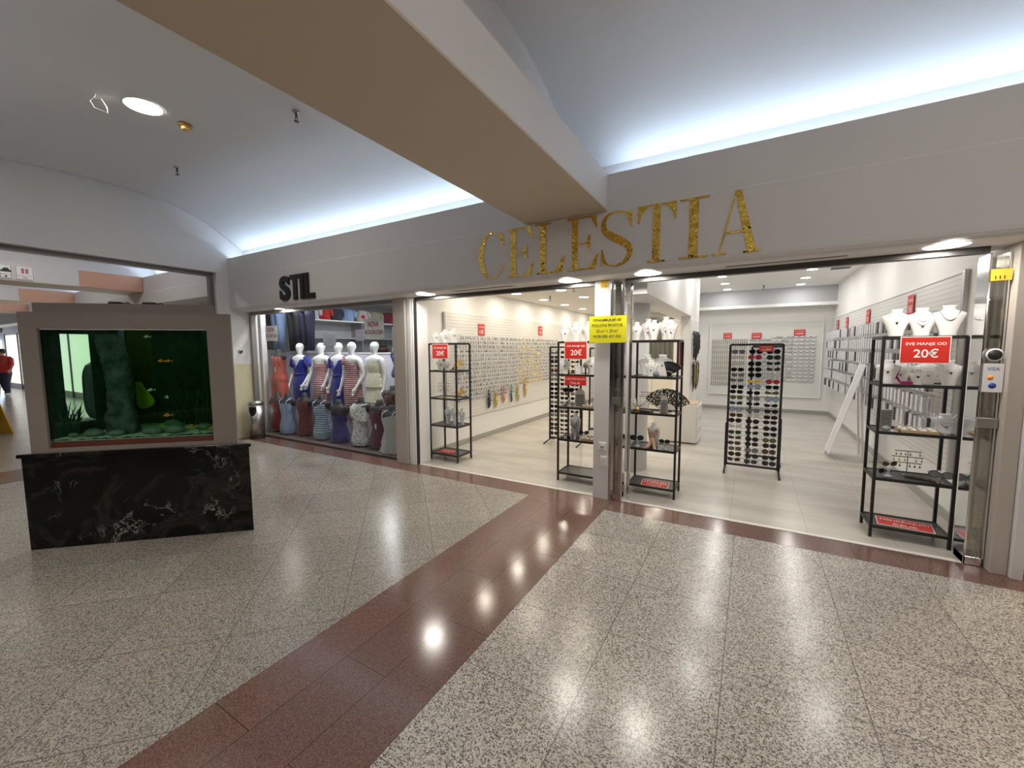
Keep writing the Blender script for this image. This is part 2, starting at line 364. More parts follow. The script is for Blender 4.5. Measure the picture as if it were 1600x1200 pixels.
# left wall of the bay with its wide opening
LW = MB(); LW.box(-8.3, -8.0, -.3, 3.85, 2.93, 4.3).box(-8.3, -8.0, 3.66, 4.3, 1.35, 2.93).box(-8.3, -8.0, 3.85, 4.3, 2.93, 4.3).box(-8.3, -8.0, -3.6, -.3, 2.2, 4.3)
struct('wall_left', LW, WALL)
struct('wall_left', MB().box(-8.302, -7.998, 3.66, 4.3, 0, 1.35), CREAM)
struct('trim_1', MB().box(-8.22, -8.12, -.3, 3.66, 2.87, 2.93).box(-8.22, -8.12, 3.6, 3.66, 0, 2.87), mat('opening_frame', (.22, .2, .19), .4, .5), bev=.004)
# opposite side of the gallery, behind the camera
OP = [(-y - .0, z) for y, z in [(.25, 2.36), (.27, 2.31), (.33, 2.29), (.7, 2.29), (.7, 3.5), (.5, 3.5), (.5, 3.1), (.28, 3.1), (.28, 3.195), (.25, 3.195)]]
struct('wall_back', MB().prism(OP, 'x', -8.0, 4.9), WALL)
struct('wall_back', MB().box(-8.3, 5.3, -7.2, -7, 0, 4.2).box(-8.3, 5.3, -7, -.7, 3.5, 3.6), WALL)
struct('wall_right', MB().box(5.3, 5.5, -7, 4.2, 0, 4.3), WALL)
struct('dark_reflection_panel', MB().box(-8, 5, -6.95, -6.9, .1, 2.3), mat('reflected_dark', (.03, .03, .035), .2))  # unseen dark panel added to give the gold letters dark reflections
# bays beyond the opening
SALMON = mat('salmon_panel', (.66, .36, .25), .5); GREYP = mat('grey_panel', (.68, .665, .66), .5)
for i, (x0, x1) in enumerate(((-12.45, -11.6), (-17.0, -16.15), (-21.6, -20.8))):
    struct('ceiling_beam', MB().box(x0, x1, -.3, 3.849, 2.87, 2.885), BEAM)
    struct('ceiling_beam', MB().box(x0, x1, -.3, 3.849, 2.885, 3.195).box(x0 + .15, x1 - .15, -.3, 4.12, 3.195, 4.1), GREYP)
    struct('trim_%d' % (2 + i), MB().box(x1 - .005, x1 + .015, 2.86, 3.835, 2.875, 3.193), SALMON)
struct('wall_far', MB().box(-30.2, -30, -7, 9, 0, 4.3), WALL)
struct('wall_far', MB().box(-30, -8.3, -7.2, -7, 0, 4.3).box(-30, -8.3, -7, -.3, 3.3, 3.4), WALL)
struct('wall_far', MB().box(-30, -8.45, 4.6, 4.7, 0, 3.0), WALL)

# ------------------------------------------------------------------ coves and gallery downlights
cove_strip(-7.95, -2.1, 3.97, 3.105, 'blue-white cove strip on the ledge above the clothes shop')
cove_strip(-1.18, 4.4, 3.97, 3.105, 'blue-white cove strip on the ledge above the gold lettering')
cove_strip(-11.55, -8.35, 3.97, 3.105, 'blue-white cove strip in the first bay beyond the opening', COVE_W * 1.6)
cove_strip(-16.1, -12.5, 3.97, 3.105, 'blue-white cove strip in the second bay beyond the opening', COVE_W * 1.6)
cove_strip(-20.7, -17.0, 3.97, 3.105, 'blue-white cove strip in the third bay beyond the opening', COVE_W * 1.6)
cove_strip(-7.95, -2.1, -.39, 3.105, 'cove strip on the far ledge behind the viewer, left bay', COVE_W * .45)
cove_strip(-1.18, 4.4, -.39, 3.105, 'cove strip on the far ledge behind the viewer, right bay', COVE_W * .45)
SOF = [(1.125, 'white round downlight in the soffit above the right shop rack'), (-.86, 'white round downlight in the soffit right of the shop pillar'),
       (-1.63, 'white round downlight in the soffit left of the shop pillar'), (-3.57, 'white round downlight in the soffit beside the clothes shop')]
for x, lb in SOF: downlight(x, 3.99, 2.2885, .115, MALL_W, lb, (1, .93, .84))
downlight(-6.9, 4.08, 2.2885, .07, MALL_W * .4, 'small round downlight in the soffit over the coral jumpsuit', (1, .93, .84))
downlight(-5.2, 1.84, 3.962, .145, MALL_W * 2.0, 'large round downlight glowing in the vaulted ceiling', (1, .92, .8))
for x, y, lb in ((1.2, 1.3, 'left'), (3.2, 1.3, 'right')): downlight(x, y, 3.925, .145, MALL_W * 2.2, 'large round vault downlight above the viewer, %s one of the right bay' % lb, (1, .92, .8))
for i, x in enumerate((-6.2, -3.4, .2, 2.9)):
    downlight(x, -.5, 2.2885, .115, MALL_W * 2.2, 'added downlight in the unseen soffit behind the viewer, %s from the left' % ORD[i + 1], (1, .92, .82))  # unseen downlights added as warm fill for the fascia

for i, x in enumerate((-10.0, -14.3, -18.8)): downlight(x, 1.9, 3.962, .145, MALL_W * 2.5, 'added fill downlight in the vault beyond the opening, %s bay away' % ORD[i + 1], (1, .93, .84))  # downlights added to brighten the far bays
# ------------------------------------------------------------------ ceiling fixtures in the vault
def sprinkler(x, y, z, label, s=1.0):
    r = root('sprinkler', (x, y, z), label, 'sprinkler')
    MB().cyl(0, 0, -.008*s, 0, .028*s, n=16).build('escutcheon', STEEL, r)
    m = MB().cyl(0, 0, -.05*s, -.008*s, .009*s, n=8); m.tube([(-.012*s, 0, -.045*s), (-.018*s, 0, -.062*s), (0, 0, -.08*s), (.018*s, 0, -.062*s), (.012*s, 0, -.045*s)], .003*s, 6)
    m.cyl(0, 0, -.085*s, -.081*s, .02*s, n=12); m.build('nozzle', DSTEEL, r)
sprinkler(-3.99, 2.63, 3.95, 'dark ceiling sprinkler near the big beam', 1.15)
sprinkler(-6.5, 2.6, 3.955, 'dark ceiling sprinkler farther left in the vault', 1.15)
r = root('smoke_detector', (-5.24, 2.2, 3.962), 'brass coloured smoke detector beside the glowing vault downlight', 'smoke detector')
MB().cyl(0, 0, -.02, 0, .06, .06, n=24).build('base', mat('brass', (.45, .27, .06), .35, .8), r)
MB().rings([(0, 0, -.055, .03, .03), (0, 0, -.05, .04, .04), (0, 0, -.02, .042, .042)], 24).build('sensor_head', mat('pale_brass', (.75, .5, .18), .3, .5), r)
tag(MB().tube([(-5.31, 1.53, 3.955), (-5.3, 1.52, 3.93), (-5.36, 1.5, 3.9), (-5.37, 1.53, 3.85), (-5.3, 1.6, 3.82), (-5.31, 1.6, 3.87), (-5.29, 1.56, 3.92), (-5.33, 1.52, 3.92)], .006, 6).build('loose_cable', WHITE), 'loop of white cable hanging from a hole in the vaulted ceiling', 'cable')

# ------------------------------------------------------------------ storefront frames, pillars, header tracks
PWH = mat('pillar_white', (.72, .70, .70), .45)
struct('trim_5', MB().box(-4.3, -4.08, 4.12, 4.4, 0, 2.29), BEIGE, bev=.004)
struct('trim_6', MB().box(-4.078, -3.96, 4.15, 4.45, 0, 2.29).box(-4.05, -3.99, 4.14, 4.15, 0, 2.29), WHITE, bev=.003)
struct('trim_7', MB().box(-3.958, -3.94, 4.17, 4.21, 0, 2.25), BLACK)
struct('wall_pillar', MB().box(-1.42, -1.255, 4.15, 4.6, 0, 2.29), PWH, bev=.004)
struct('trim_8', MB().box(-1.253, -1.225, 4.15, 4.19, 0, 2.29).box(-1.14, -1.115, 4.15, 4.19, .0, 2.29).box(-1.09, -1.07, 4.3, 4.33, 0, 2.29), CHROME, bev=.003)
struct('wall_right_pillar', MB().box(1.515, 1.6, 4.1, 4.45, 0, 2.29), BEIGE, bev=.004)
struct('wall_right_pillar', MB().box(1.602, 1.66, 4.06, 4.45, 0, 2.29), PWH, bev=.004)
struct('trim_9', MB().box(-3.94, -1.42, 4.17, 4.24, 2.245, 2.29).box(-1.11, 1.4, 4.17, 4.24, 2.245, 2.29), DSTEEL)
struct('trim_10', MB().box(-3.14, -2.3, 3.955, 3.975, 2.2875, 2.2905).box(-3.1, -2.26, 3.99, 3.997, 2.2875, 2.2905).box(-.22, .6, 4.02, 4.045, 2.2875, 2.2905), BLKPL)
struct('trim_11', MB().box(-7.99, -4.3, 4.17, 4.23, 2.235, 2.29).box(-7.985, -7.93, 4.15, 4.23, 0.02, 2.235), mat('grey_frame', (.3, .28, .26), .4, .4), bev=.003)
for (x0, x1, lb) in ((-1.225, -1.14, 'stack of folded glass door leaves beside the white shop pillar'), (1.405, 1.51, 'stack of folded glass door leaves at the right end of the shop opening')):
    r = root('folding_glass_door', ((x0 + x1)/2, 4.16, 0.004), lb, 'door')
    h = (x1 - x0)/2
    for k in range(3):
        MB().box(-h + .004, h - .004, .03 + k*.05, .042 + k*.05, .06, 2.22).build('glass_leaf', GLASS_M, r)
    for a in (-h + .006, h - .006):
        MB().box(a - .006, a + .006, 0.02, .2, .0, 2.24).build('stile', CHROME, r, bev=.002)
    MB().box(-h, h, .02, .18, 0.0, .06).build('bottom_rail', CHROME, r, bev=.003)
    MB().box(-h, h, .0, .02, 1.02, 1.09).build('lock_plate', STEEL, r, bev=.003)
# neighbour shop at the right edge
struct('window_1', MB().box(1.66, 4.4, 4.2, 4.21, .05, 2.29), GLASS)
struct('wall_neighbour', MB().box(1.665, 1.70, 4.46, 9, 0, 3).box(4.4, 4.5, 4.2, 9, 0, 3).box(1.7, 4.5, 9, 9.1, 0, 3).box(1.7, 4.5, 4.31, 9, 2.6, 2.7), mat('neighbour_cream', (.7, .6, .45), .6))
downlight(2.3, 4.75, 2.595, .1, SHOP_W * 6, 'warm downlight inside the neighbouring shop at the right edge', (1, .8, .55))
r = root('display_plinth', (2.15, 4.55, 0), 'orange display plinth behind glass at the right edge', 'plinth')
MB().box(-.45, .5, -.25, .3, 0, .38).build('body', mat('orange_laminate', (.9, .45, .12), .4), r, bev=.005)
MB().box(-.45, .5, -.25, .3, .38, .45).build('dark_shelf', BLKPL, r); MB().box(-.42, .5, -.22, .3, .45, .8).build('upper_box', mat('peach', (.85, .5, .35), .5), r)

# ------------------------------------------------------------------ the jewellery shop shell
struct('wall_shop_left', MB().box(-4.3, -4.12, 4.4, 12, 0, 3.2), SWHITE)
struct('wall_shop_right', MB().box(1.62, 1.66, 4.455, 12.2, 0, 3.2), SWHITE)
struct('wall_shop_back', MB().box(-4.3, 1.66, 12, 12.2, 0, 3.2), SWHITE)
struct('wall_shop_header', MB().box(-4.12, 1.62, 4.3, 4.4, 2.29, 3.1), SWHITE)
struct('ceiling_shop_left', MB().box(-4.12, -1.3, 4.4, 12, 2.58, 2.68), SWARM)
struct('ceiling_shop_right', MB().box(-1.35, 1.62, 4.4, 12, 3.0, 3.1), SWHITE)
struct('wall_bulkhead', MB().box(-1.3, -.95, 4.4, 9.2, 2.16, 3.0), SWHITE)
struct('wall_divider', MB().box(-1.12, -.95, 7.95, 9.2, 0, 2.16).box(-1.42, -1.25, 9.2, 12, 0, 3.0), SWHITE)
struct('wall_back_bulkhead', MB().box(-1.25, 1.62, 11.75, 12, 2.62, 3.0), mat('bulkhead_grey', (.52, .53, .56), .6))
struct('trim_12', MB().box(-1.25, 1.62, 11.6, 12, 2.55, 2.62), WHITE)
struct('wall_column', MB().cyl(-1.40, 5.5, 0, 2.16, .25, n=48), SWHITE)
struct('baseboard_left', MB().box(-4.12, -4.105, 4.45, 12, 0, .09), BASEB)
struct('baseboard_right', MB().box(1.605, 1.62, 4.3, 12, 0, .09), BASEB)
struct('baseboard_back', MB().box(-1.25, 1.62, 11.985, 12, 0, .09), BASEB)
YL = [5.4, 6.5, 7.6, 8.7, 9.85, 11.0]
for j, y in enumerate(YL):
    for i, (x, nm) in enumerate(((-3.68, 'left'), (-2.82, 'middle'), (-2.0, 'right'))):
        downlight(x, y, 2.579, .085, SHOP_W, 'round downlight in the cream shop ceiling, %s line, %s from the entrance' % (nm, ORD[j + 1]), (1, .88, .70), 'downlights in the cream shop ceiling')
for j, y in enumerate((6.0, 7.7, 9.25, 10.3, 11.3)):
    for x, nm in ((-.56, 'left'), (.89, 'right')):
        downlight(x, y, 2.999, .08, SHOP_W * (1.6 if j < 4 else .7), 'round downlight in the higher white ceiling, %s line, %s from the entrance' % (nm, ORD[j + 1]), (1, .965, .92), 'downlights in the higher white ceiling')
sprinkler(.18, 11.0, 2.999, 'sprinkler in the high shop ceiling above the back wall', 1.2)
sprinkler(-2.45, 6.15, 2.579, 'sprinkler in the cream shop ceiling near the pillar', 1.1)
sprinkler(-3.3, 7.1, 2.579, 'sprinkler in the cream shop ceiling nearer the left wall', 1.1)
r = root('air_vent', (.0, 6.4, 2.999), 'slotted grey air vent in the high shop ceiling', 'vent')
MB().box(-.35, .35, -.12, .12, -.012, 0).build('vent_frame', WHITE, r)
for k in range(5): MB().box(-.33, .33, -.1 + k*.045, -.08 + k*.045, -.016, -.012).build('slot', BLKPL, r)
r = root('air_vent', (1.3, 9.3, 2.999), 'small square air vent near the right shop wall', 'vent')
MB().box(-.16, .16, -.12, .12, -.012, 0).build('vent_frame', WHITE, r)
for k in range(5): MB().box(-.14, .14, -.1 + k*.045, -.08 + k*.045, -.016, -.012).build('slot', DSTEEL, r)

# ------------------------------------------------------------------ signs
def placard(name, label, cat, loc, wd, ht, m, lines, tm=WTXT, rx=0, rz=0, border=None, th=.004, group=None):
    """lines: (text, x0, x1, z0, z1, offset) in 0..1 of the placard"""
    r = root(name, loc, label, cat, group); r.rotation_euler = (rx, 0, rz)
    a = MB().box(-wd/2, wd/2, 0, th, -ht/2, ht/2).build('board', m, r)
    if border:
        q = .006
        MB().box(-wd/2 - q, wd/2 + q, .0015, th + .001, -ht/2 - q, ht/2 + q).build('backing_card', border, r)
    for s, x0, x1, z0, z1, off in lines:
        t = MB(); text_fit(t, s, -wd/2 + x0*wd, -wd/2 + x1*wd, -ht/2 + z0*ht, -ht/2 + z1*ht, -.0012, off=off); t.build('lettering', tm, r)
    return r
# big gold serif lettering -------------------------------------------------
def ell(cx, cz, rx, rz, a0, a1, n=28): return [(cx + rx*math.cos(a0 + (a1-a0)*i/n), cz + rz*math.sin(a0 + (a1-a0)*i/n)) for i in range(n + 1)]
def strip(P, Wd, mb, y0, y1):
    n = len(P); L = []; R = []
    for i in range(n):
        p = Vector(P[i]); t = (Vector(P[min(i+1, n-1)]) - Vector(P[max(i-1, 0)])).normalized(); nn = Vector((-t.y, t.x)); w2 = Wd[i] / 2
        L.append(p + nn*w2); R.append(p - nn*w2)
    for i in range(n - 1): mb.prism([tuple(L[i]), tuple(L[i+1]), tuple(R[i+1]), tuple(R[i])], 'y', y0, y1)
def letter(ch):
    """unit letter, height 1, width about 0.65; thick stem .13, hairline .03"""
    m = MB(); kk = [0]
    def P(poly): kk[0] += 1; m.prism(poly, 'y', -.05*kk[0], 1)
    T, h, sf = .125, .03, .028
    def serif(x, z, w_, up_=True):
        P([(x - w_/2, z), (x + w_/2, z), (x + w_/2, z + (sf if up_ else -sf)), (x - w_/2, z + (sf if up_ else -sf))])
    if ch == 'C':
        pts = []; wd = []
        for i in range(41):
            a = math.radians(52 + (308 - 52) * i / 40); pts.append((.36 + .30*math.cos(a), .5 + .485*math.sin(a))); wd.append(h + (T - h) * max(0, -math.cos(a)) ** 1.4)
        strip(pts, wd, m, 0, 1)
        P([(.53, .90), (.64, .98), (.65, .68), (.62, .68), (.60, .76)]); P([(.52, .10), (.55, .10), (.66, .26), (.63, .28)])
    if ch == 'E':
        P([(.10, 0), (.10 + T, 0), (.10 + T, 1), (.10, 1)]); serif(.17, 0, .33); P([(.0, 1 - sf), (.60, 1 - sf), (.60, 1), (.0, 1)])
        P([(.1, 0), (.60, 0), (.60, sf), (.1, sf)]); P([(.60, 1), (.64, .76), (.61, .76), (.50, 1 - sf)]); P([(.60, 0), (.66, .27), (.63, .27), (.47, sf)])
        P([(.2, .5 - sf/2), (.46, .5 - sf/2), (.46, .5 + sf/2), (.2, .5 + sf/2)]); P([(.46, .36), (.49, .36), (.49, .64), (.46, .64), (.42, .515), (.42, .485)])
    if ch == 'L':
        P([(.12, 0), (.12 + T, 0), (.12 + T, 1), (.12, 1)]); serif(.18, 1, .36, False); serif(.16, 0, .32)
        P([(.1, 0), (.60, 0), (.60, sf), (.1, sf)]); P([(.60, 0), (.66, .32), (.63, .32), (.44, sf)])
    if ch == 'S':
        K = [(.57, .78), (.52, .92), (.42, .975), (.31, .985), (.19, .95), (.12, .86), (.105, .76), (.14, .66), (.24, .57), (.36, .49), (.48, .41), (.56, .31), (.56, .19), (.49, .08), (.37, .018), (.25, .02), (.15, .08), (.09, .22)]
        Wd = [.03, .03, .03, .03, .045, .075, .09, .105, .125, .135, .125, .105, .09, .07, .04, .03, .03, .03]
        pts = []; wd = []
        for i in range(len(K) - 1):
            p0 = K[max(i-1, 0)]; p1 = K[i]; p2 = K[i+1]; p3 = K[min(i+2, len(K)-1)]
            for q in range(3):
                u = q/3.; f = lambda a, b, c, d: .5*((2*b) + (-a+c)*u + (2*a-5*b+4*c-d)*u*u + (-a+3*b-3*c+d)*u**3)
                pts.append((f(p0[0], p1[0], p2[0], p3[0]), f(p0[1], p1[1], p2[1], p3[1]))); wd.append(Wd[i]*(1-u) + Wd[i+1]*u)
        strip(pts, wd, m, 0, 1)
        P([(.49, .93), (.60, .98), (.605, .68), (.575, .68), (.56, .76)]); P([(.06, .02), (.065, .33), (.095, .33), (.12, .22), (.15, .09)])
    if ch == 'T':
        P([(.33 - T/2, 0), (.33 + T/2, 0), (.33 + T/2, 1), (.33 - T/2, 1)]); P([(.0, 1 - sf), (.66, 1 - sf), (.66, 1), (.0, 1)]); serif(.33, 0, .31)
        P([(.0, 1), (.0, .70), (.03, .70), (.06, .84), (.17, 1 - sf)]); P([(.66, 1), (.66, .70), (.63, .70), (.60, .84), (.49, 1 - sf)])
    if ch == 'I':
        P([(.2 - T/2, 0), (.2 + T/2, 0), (.2 + T/2, 1), (.2 - T/2, 1)]); serif(.2, 0, .40); serif(.2, 1, .40, False)
    if ch == 'A':
        P([(.36, 1), (.46, 1), (.72, .02), (.58, .02)]); P([(.36, 1), (.39, .99), (.145, .02), (.115, .02)]); serif(.13, 0, .24); serif(.65, 0, .27)
        P([(.20, .33), (.56, .33), (.555, .36), (.21, .36)])
    xs = [v[0] for v in m.v]; return m, min(xs), max(xs)
sign = root('shop_sign', (-1.3, 3.842, 2.355), 'big gold mirrored serif lettering on the white fascia', 'sign')
LX = [('C', -2.650, -2.325), ('E', -2.285, -1.975), ('L', -1.955, -1.625), ('E', -1.600, -1.285), ('S', -1.262, -.965), ('T', -.925, -.600), ('I', -.575, -.345), ('A', -.315, .03)]
for ch, x0, x1 in LX:
    m, a, b = letter(ch); sx = (x1 - x0) / (b - a)
    m.move(Matrix.Translation((x0 + 1.3, -.006, 0)) @ Matrix.Diagonal((sx, .005, .495, 1)) @ Matrix.Translation((-a, 0, 0)))
    m.build('letter', GOLDM, sign)
sign = root('shop_sign', (-6.0, 3.842, 2.36), 'black condensed block lettering above the dress window', 'sign')
for ch, x0, x1, sp in (('S', -6.43, -6.165, 0), ('T', -6.15, -5.91, 0), ('I', -5.90, -5.815, 0), ('L', -5.79, -5.56, 0)):
    t = MB()
    me = text_me(ch, 1.0, 0.0, .03, 1.0, 6); xs = [v.co.x for v in me.vertices]; ys = [v.co.y for v in me.vertices]
    if ch in 'TIL':
        W_ = x1 - x0; st = .088
        if ch == 'T': t.box(x0 + 6.0, x1 + 6.0, -.03, -.002, .31, .375); t.box(x0 + .075 + 6, x0 + .075 + st + 6, -.03, -.002, 0, .30)
        if ch == 'I': t.box(x0 + 6 - .0, x0 + 6 + st, -.03, -.002, 0, .375)
        if ch == 'L': t.box(x0 + 6, x0 + 6 + st, -.03, -.002, 0, .375); t.box(x0 + 6 + st, x1 + 6, -.03, -.002, 0, .075)
    else:
        me2 = text_me(ch, 1.0, .014, .045, 1.0, 6); xs = [v.co.x for v in me2.vertices]; ys = [v.co.y for v in me2.vertices]
        t.mesh(me2, Matrix.Translation((x0 + 6, -.016, 0)) @ RX @ Matrix.Diagonal(((x1-x0)/(max(xs)-min(xs)), .375/(max(ys)-min(ys)), 1, 1)) @ Matrix.Translation((-min(xs), -min(ys), 0)))
    t.build('letter', BLKPL, sign)
placard('notice', 'yellow notice sheet with black print taped across the shop pillar', 'notice', (-1.268, 4.10, 1.79), .385, .27, YELS,
        [('IZNAJMLJUJE SE', .12, .86, .78, .89, .012), ('POSLOVNI PROSTOR', .08, .90, .59, .70, 0), ('50 m² + 20 m²', .2, .78, .38, .50, 0), ('MOB 098 407-302', .12, .86, .18, .29, 0)], BTXT, th=.002)
placard('number_tag', 'small orange number tag 112 at the top of the pillar', 'tag', (-1.322, 4.147, 2.25), .075, .075, ORTAG, [('112', .2, .82, .12, .45, .01), ('ULAZ', .2, .8, .6, .7, 0)], BTXT, th=.002)
placard('number_tag', 'orange number tag 111 on the folded glass doors at right', 'tag', (1.455, 4.15, 2.087), .10, .078, ORTAG, [('111', .2, .68, .12, .42, .015)], BTXT, th=.002)
RED = [('SVE MANJE OD', .09, .93, .66, .80, .012), ('20€', .27, .78, .2, .55, .012)]
placard('price_sign', 'red price sign with white print hung on the leftmost shop rack', 'sign', (-3.765, 4.465, 1.567), .275, .195, REDS, RED, border=WTXT)
placard('price_sign', 'red price sign on the rack just left of the pillar', 'sign', (-1.755, 4.475, 1.578), .265, .195, REDS, RED, border=WTXT)
placard('price_sign', 'large red price sign with white print on the rightmost rack', 'sign', (1.165, 4.385, 1.573), .278, .198, REDS, RED, border=WTXT)
placard('steel_sign', 'lower red sign reading stainless steel, left of the pillar', 'sign', (-1.755, 4.475, 1.225), .265, .105, REDS, [('NEHRĐAJUĆI', .06, .95, .55, .85, 0), ('ČELIK', .28, .74, .12, .42, 0)])
s_ = placard('steel_sign', 'red sign lying on the bottom shelf of the leftmost rack', 'sign', (-3.77, 4.6, .118), .26, .11, REDS, [('NEHRĐAJUĆI', .06, .95, .55, .85, 0), ('ČELIK', .28, .74, .12, .42, 0)], rx=-1.45)
placard('steel_sign', 'red sign with white print on the bottom shelf of the middle rack', 'sign', (-.86, 4.585, .118), .27, .12, REDS, [('STAINLESS', .05, .95, .48, .88, 0), ('NEHRĐAJUĆI ČELIK', .2, .8, .14, .34, 0)], rx=-1.35, border=WTXT)
placard('steel_sign', 'red sign lying on the bottom shelf of the rightmost rack', 'sign', (1.16, 4.52, .12), .34, .13, REDS, [('NEHRĐAJUĆI', .06, .95, .52, .88, 0), ('ČELIK', .28, .74, .1, .42, 0)], rx=-1.4, rz=-.08, border=WTXT)
SM = [('SVE MANJE', .12, .88, .62, .82, 0), ('13€', .2, .8, .15, .5, .01)]
def wsign(x, y, z, wd, ht, rz, label, sm=SM): placard('price_sign', label, 'sign', (x, y, z), wd, ht, REDS, sm, rz=rz)
wsign(-4.092, 5.98, 1.93, .2, .2, PI/2, 'small red sign on the left slat wall, nearest the entrance')
wsign(-4.092, 8.3, 1.99, .2, .2, PI/2, 'small red sign on the left slat wall, farther from the entrance')
wsign(1.585, 6.55, 2.08, .22, .24, -PI/2, 'small red sign on the right slat wall, nearest the entrance')
wsign(1.585, 8.6, 2.08, .22, .22, -PI/2, 'small red sign on the right slat wall, second from the entrance')
wsign(1.585, 10.3, 2.07, .22, .22, -PI/2, 'small red sign on the right slat wall, third from the entrance')
wsign(1.585, 11.3, 2.07, .22, .22, -PI/2, 'small red sign on the right slat wall, in the far corner')
SB = [('SVE MANJE OD', .1, .9, .62, .82, 0), ('14,99€', .15, .85, .15, .48, .01)]
SB2 = [('SVE MANJE OD', .1, .9, .62, .82, 0), ('12,99€', .15, .85, .15, .48, .01)]
wsign(-.545, 11.93, 1.905, .19, .13, 0, 'red price sign at the left of the back wall panel', SB)
wsign(.095, 11.93, 1.89, .21, .14, 0, 'red price sign in the middle of the back wall panel', SB2)
wsign(.97, 11.93, 1.945, .22, .14, 0, 'red price sign at the right of the back wall panel', SB)
NK = [('NOVA', .2, .75, .6, .88, .03), ('KOLEKCIJA', .04, .96, .18, .45, .02)]
DRED = mat('dark_red_print', (.32, .02, .04), .5); PAPER = mat('paper', (.82, .82, .84), .6)
placard('window_poster', 'white poster with dark red print at the left of the dress window', 'poster', (-7.45, 4.235, 1.895), .37, .27, PAPER, NK, DRED, th=.001)
placard('window_poster', 'white poster with dark red print at the right of the dress window', 'poster', (-4.81, 4.235, 1.9), .42, .29, PAPER, NK, DRED, th=.001)
tag(MB().box(-6.0, -5.68, 4.235, 4.236, 1.665, 1.85).build('paper_sheet', mat('pale_blue_paper', (.7, .74, .9), .6)), 'blank pale blue sheet in the middle of the dress window', 'paper')
tag(MB().box(-5.22, -5.03, 4.238, 4.239, 1.73, 1.9).build('paper_sheet', mat('pale_lilac_paper', (.66, .64, .85), .6)), 'blank lilac sheet tucked beside the right window poster', 'paper')
r = root('payment_sticker', (1.46, 4.15, 1.4), 'white card payment sticker on the folded glass doors', 'sticker')
MB().box(-.05, .05, 0, .002, -.12, .08).build('backing', PAPER, r)
t = MB(); text_fit(t, 'VISA', -.03, .03, .03, .055, -.001); t.build('lettering', mat('blue_print', (.03, .06, .35), .5), r)
MB().cyl(-.012, 0, -.001, .0005, .016, n=20).move(Matrix.Translation((0, 0, -.02)) @ Matrix.Rotation(PI/2, 4, 'X')).build('orange_dot', mat('orange_print', (.9, .35, .02), .5), r)
MB().cyl(0, 0, -.001, .0005, .02, n=20).move(Matrix.Translation((0, 0, -.075)) @ Matrix.Rotation(PI/2, 4, 'X')).build('blue_dot', MATS['blue_print'], r)
r = root('round_sticker', (1.46, 4.15, 1.54), 'round black and white sticker above the card payment sticker', 'sticker')
MB().cyl(0, 0, -.002, 0, .045, n=28).move(RX).build('disc', PAPER, r); MB().cyl(0, 0, .0, .001, .036, n=28).move(RX).build('dark_centre', BTXT, r)
r = root('power_socket', (-1.317, 4.149, .573), 'white power socket low on the shop pillar', 'socket')
MB().box(-.04, .04, -.012, 0, -.04, .04).build('plate', WHITE, r, bev=.004); MB().cyl(0, 0, .0121, .014, .022, n=20).move(RX).build('socket_well', mat('socket_grey', (.5, .5, .5), .4), r)
r = root('wall_switch', (-1.302, 4.149, .415), 'white blank cover plate under the pillar socket', 'switch')
MB().box(-.034, .034, -.01, 0, -.055, .055).build('plate', WHITE, r, bev=.004); MB().box(-.022, .022, -.014, -.01, -.04, .04).build('rocker', PWH, r, bev=.002)
r = root('thermostat', (-7.998, 3.97, 1.575), 'small round steel fitting on the wall beside the dress window', 'fitting')
MB().cyl(0, 0, 0, .02, .035, n=20).move(Matrix.Rotation(PI/2, 4, 'Y')).build('body', STEEL, r); MB().cyl(0, 0, .02, .03, .015, n=16).move(Matrix.Rotation(PI/2, 4, 'Y')).build('knob', BLKPL, r)
# signs on the far beam: car and shopping pictograms
for y0, y1, kind, lb in ((1.84, 2.0, 'car', 'white sign with a small black car pictogram on the far beam'), (2.03, 2.26, 'shop', 'white sign with red squares beside the car pictogram sign')):
    r = root('pictogram_sign', (-11.59, (y0+y1)/2, 3.03), lb, 'sign'); h = (y1 - y0)/2
    MB().box(-.004, .006, -h, h, -.13, .13).build('board', WTXT, r)
    f = MB(); 
    for a, b, c_, d in ((-h+.01, h-.01, .115, .12), (-h+.01, h-.01, -.12, -.115), (-h+.01, -h+.016, -.12, .12), (h-.016, h-.01, -.12, .12), (-h+.01, h-.01, -.06, -.055)): f.box(.006, .0075, a, b, c_, d)
    f.build('border_line', DRED if kind == 'shop' else BTXT, r)
    if kind == 'car':
        g = MB(); g.prism([(-.06, -.01), (-.06, .02), (-.035, .03), (-.02, .06), (.03, .06), (.045, .03), (.065, .02), (.065, -.01)], 'x', .006, .008); g.build('car_pictogram', BTXT, r)
        MB().cyl(0, 0, 0, .002, .015, n=12).move(Matrix.Translation((.006, 0, -.09)) @ Matrix.Rotation(PI/2, 4, 'Y')).build('arrow_mark', BTXT, r)
    else:
        g = MB()
        for q in (-.04, .01):
            for k in range(3): g.box(.006, .008, q, q + .035, -.01 + k*.03, .012 + k*.03)
        g.build('red_squares', DRED, r); MB().box(.006, .008, -.03, .03, -.095, -.085).build('arrow_mark', DRED, r)

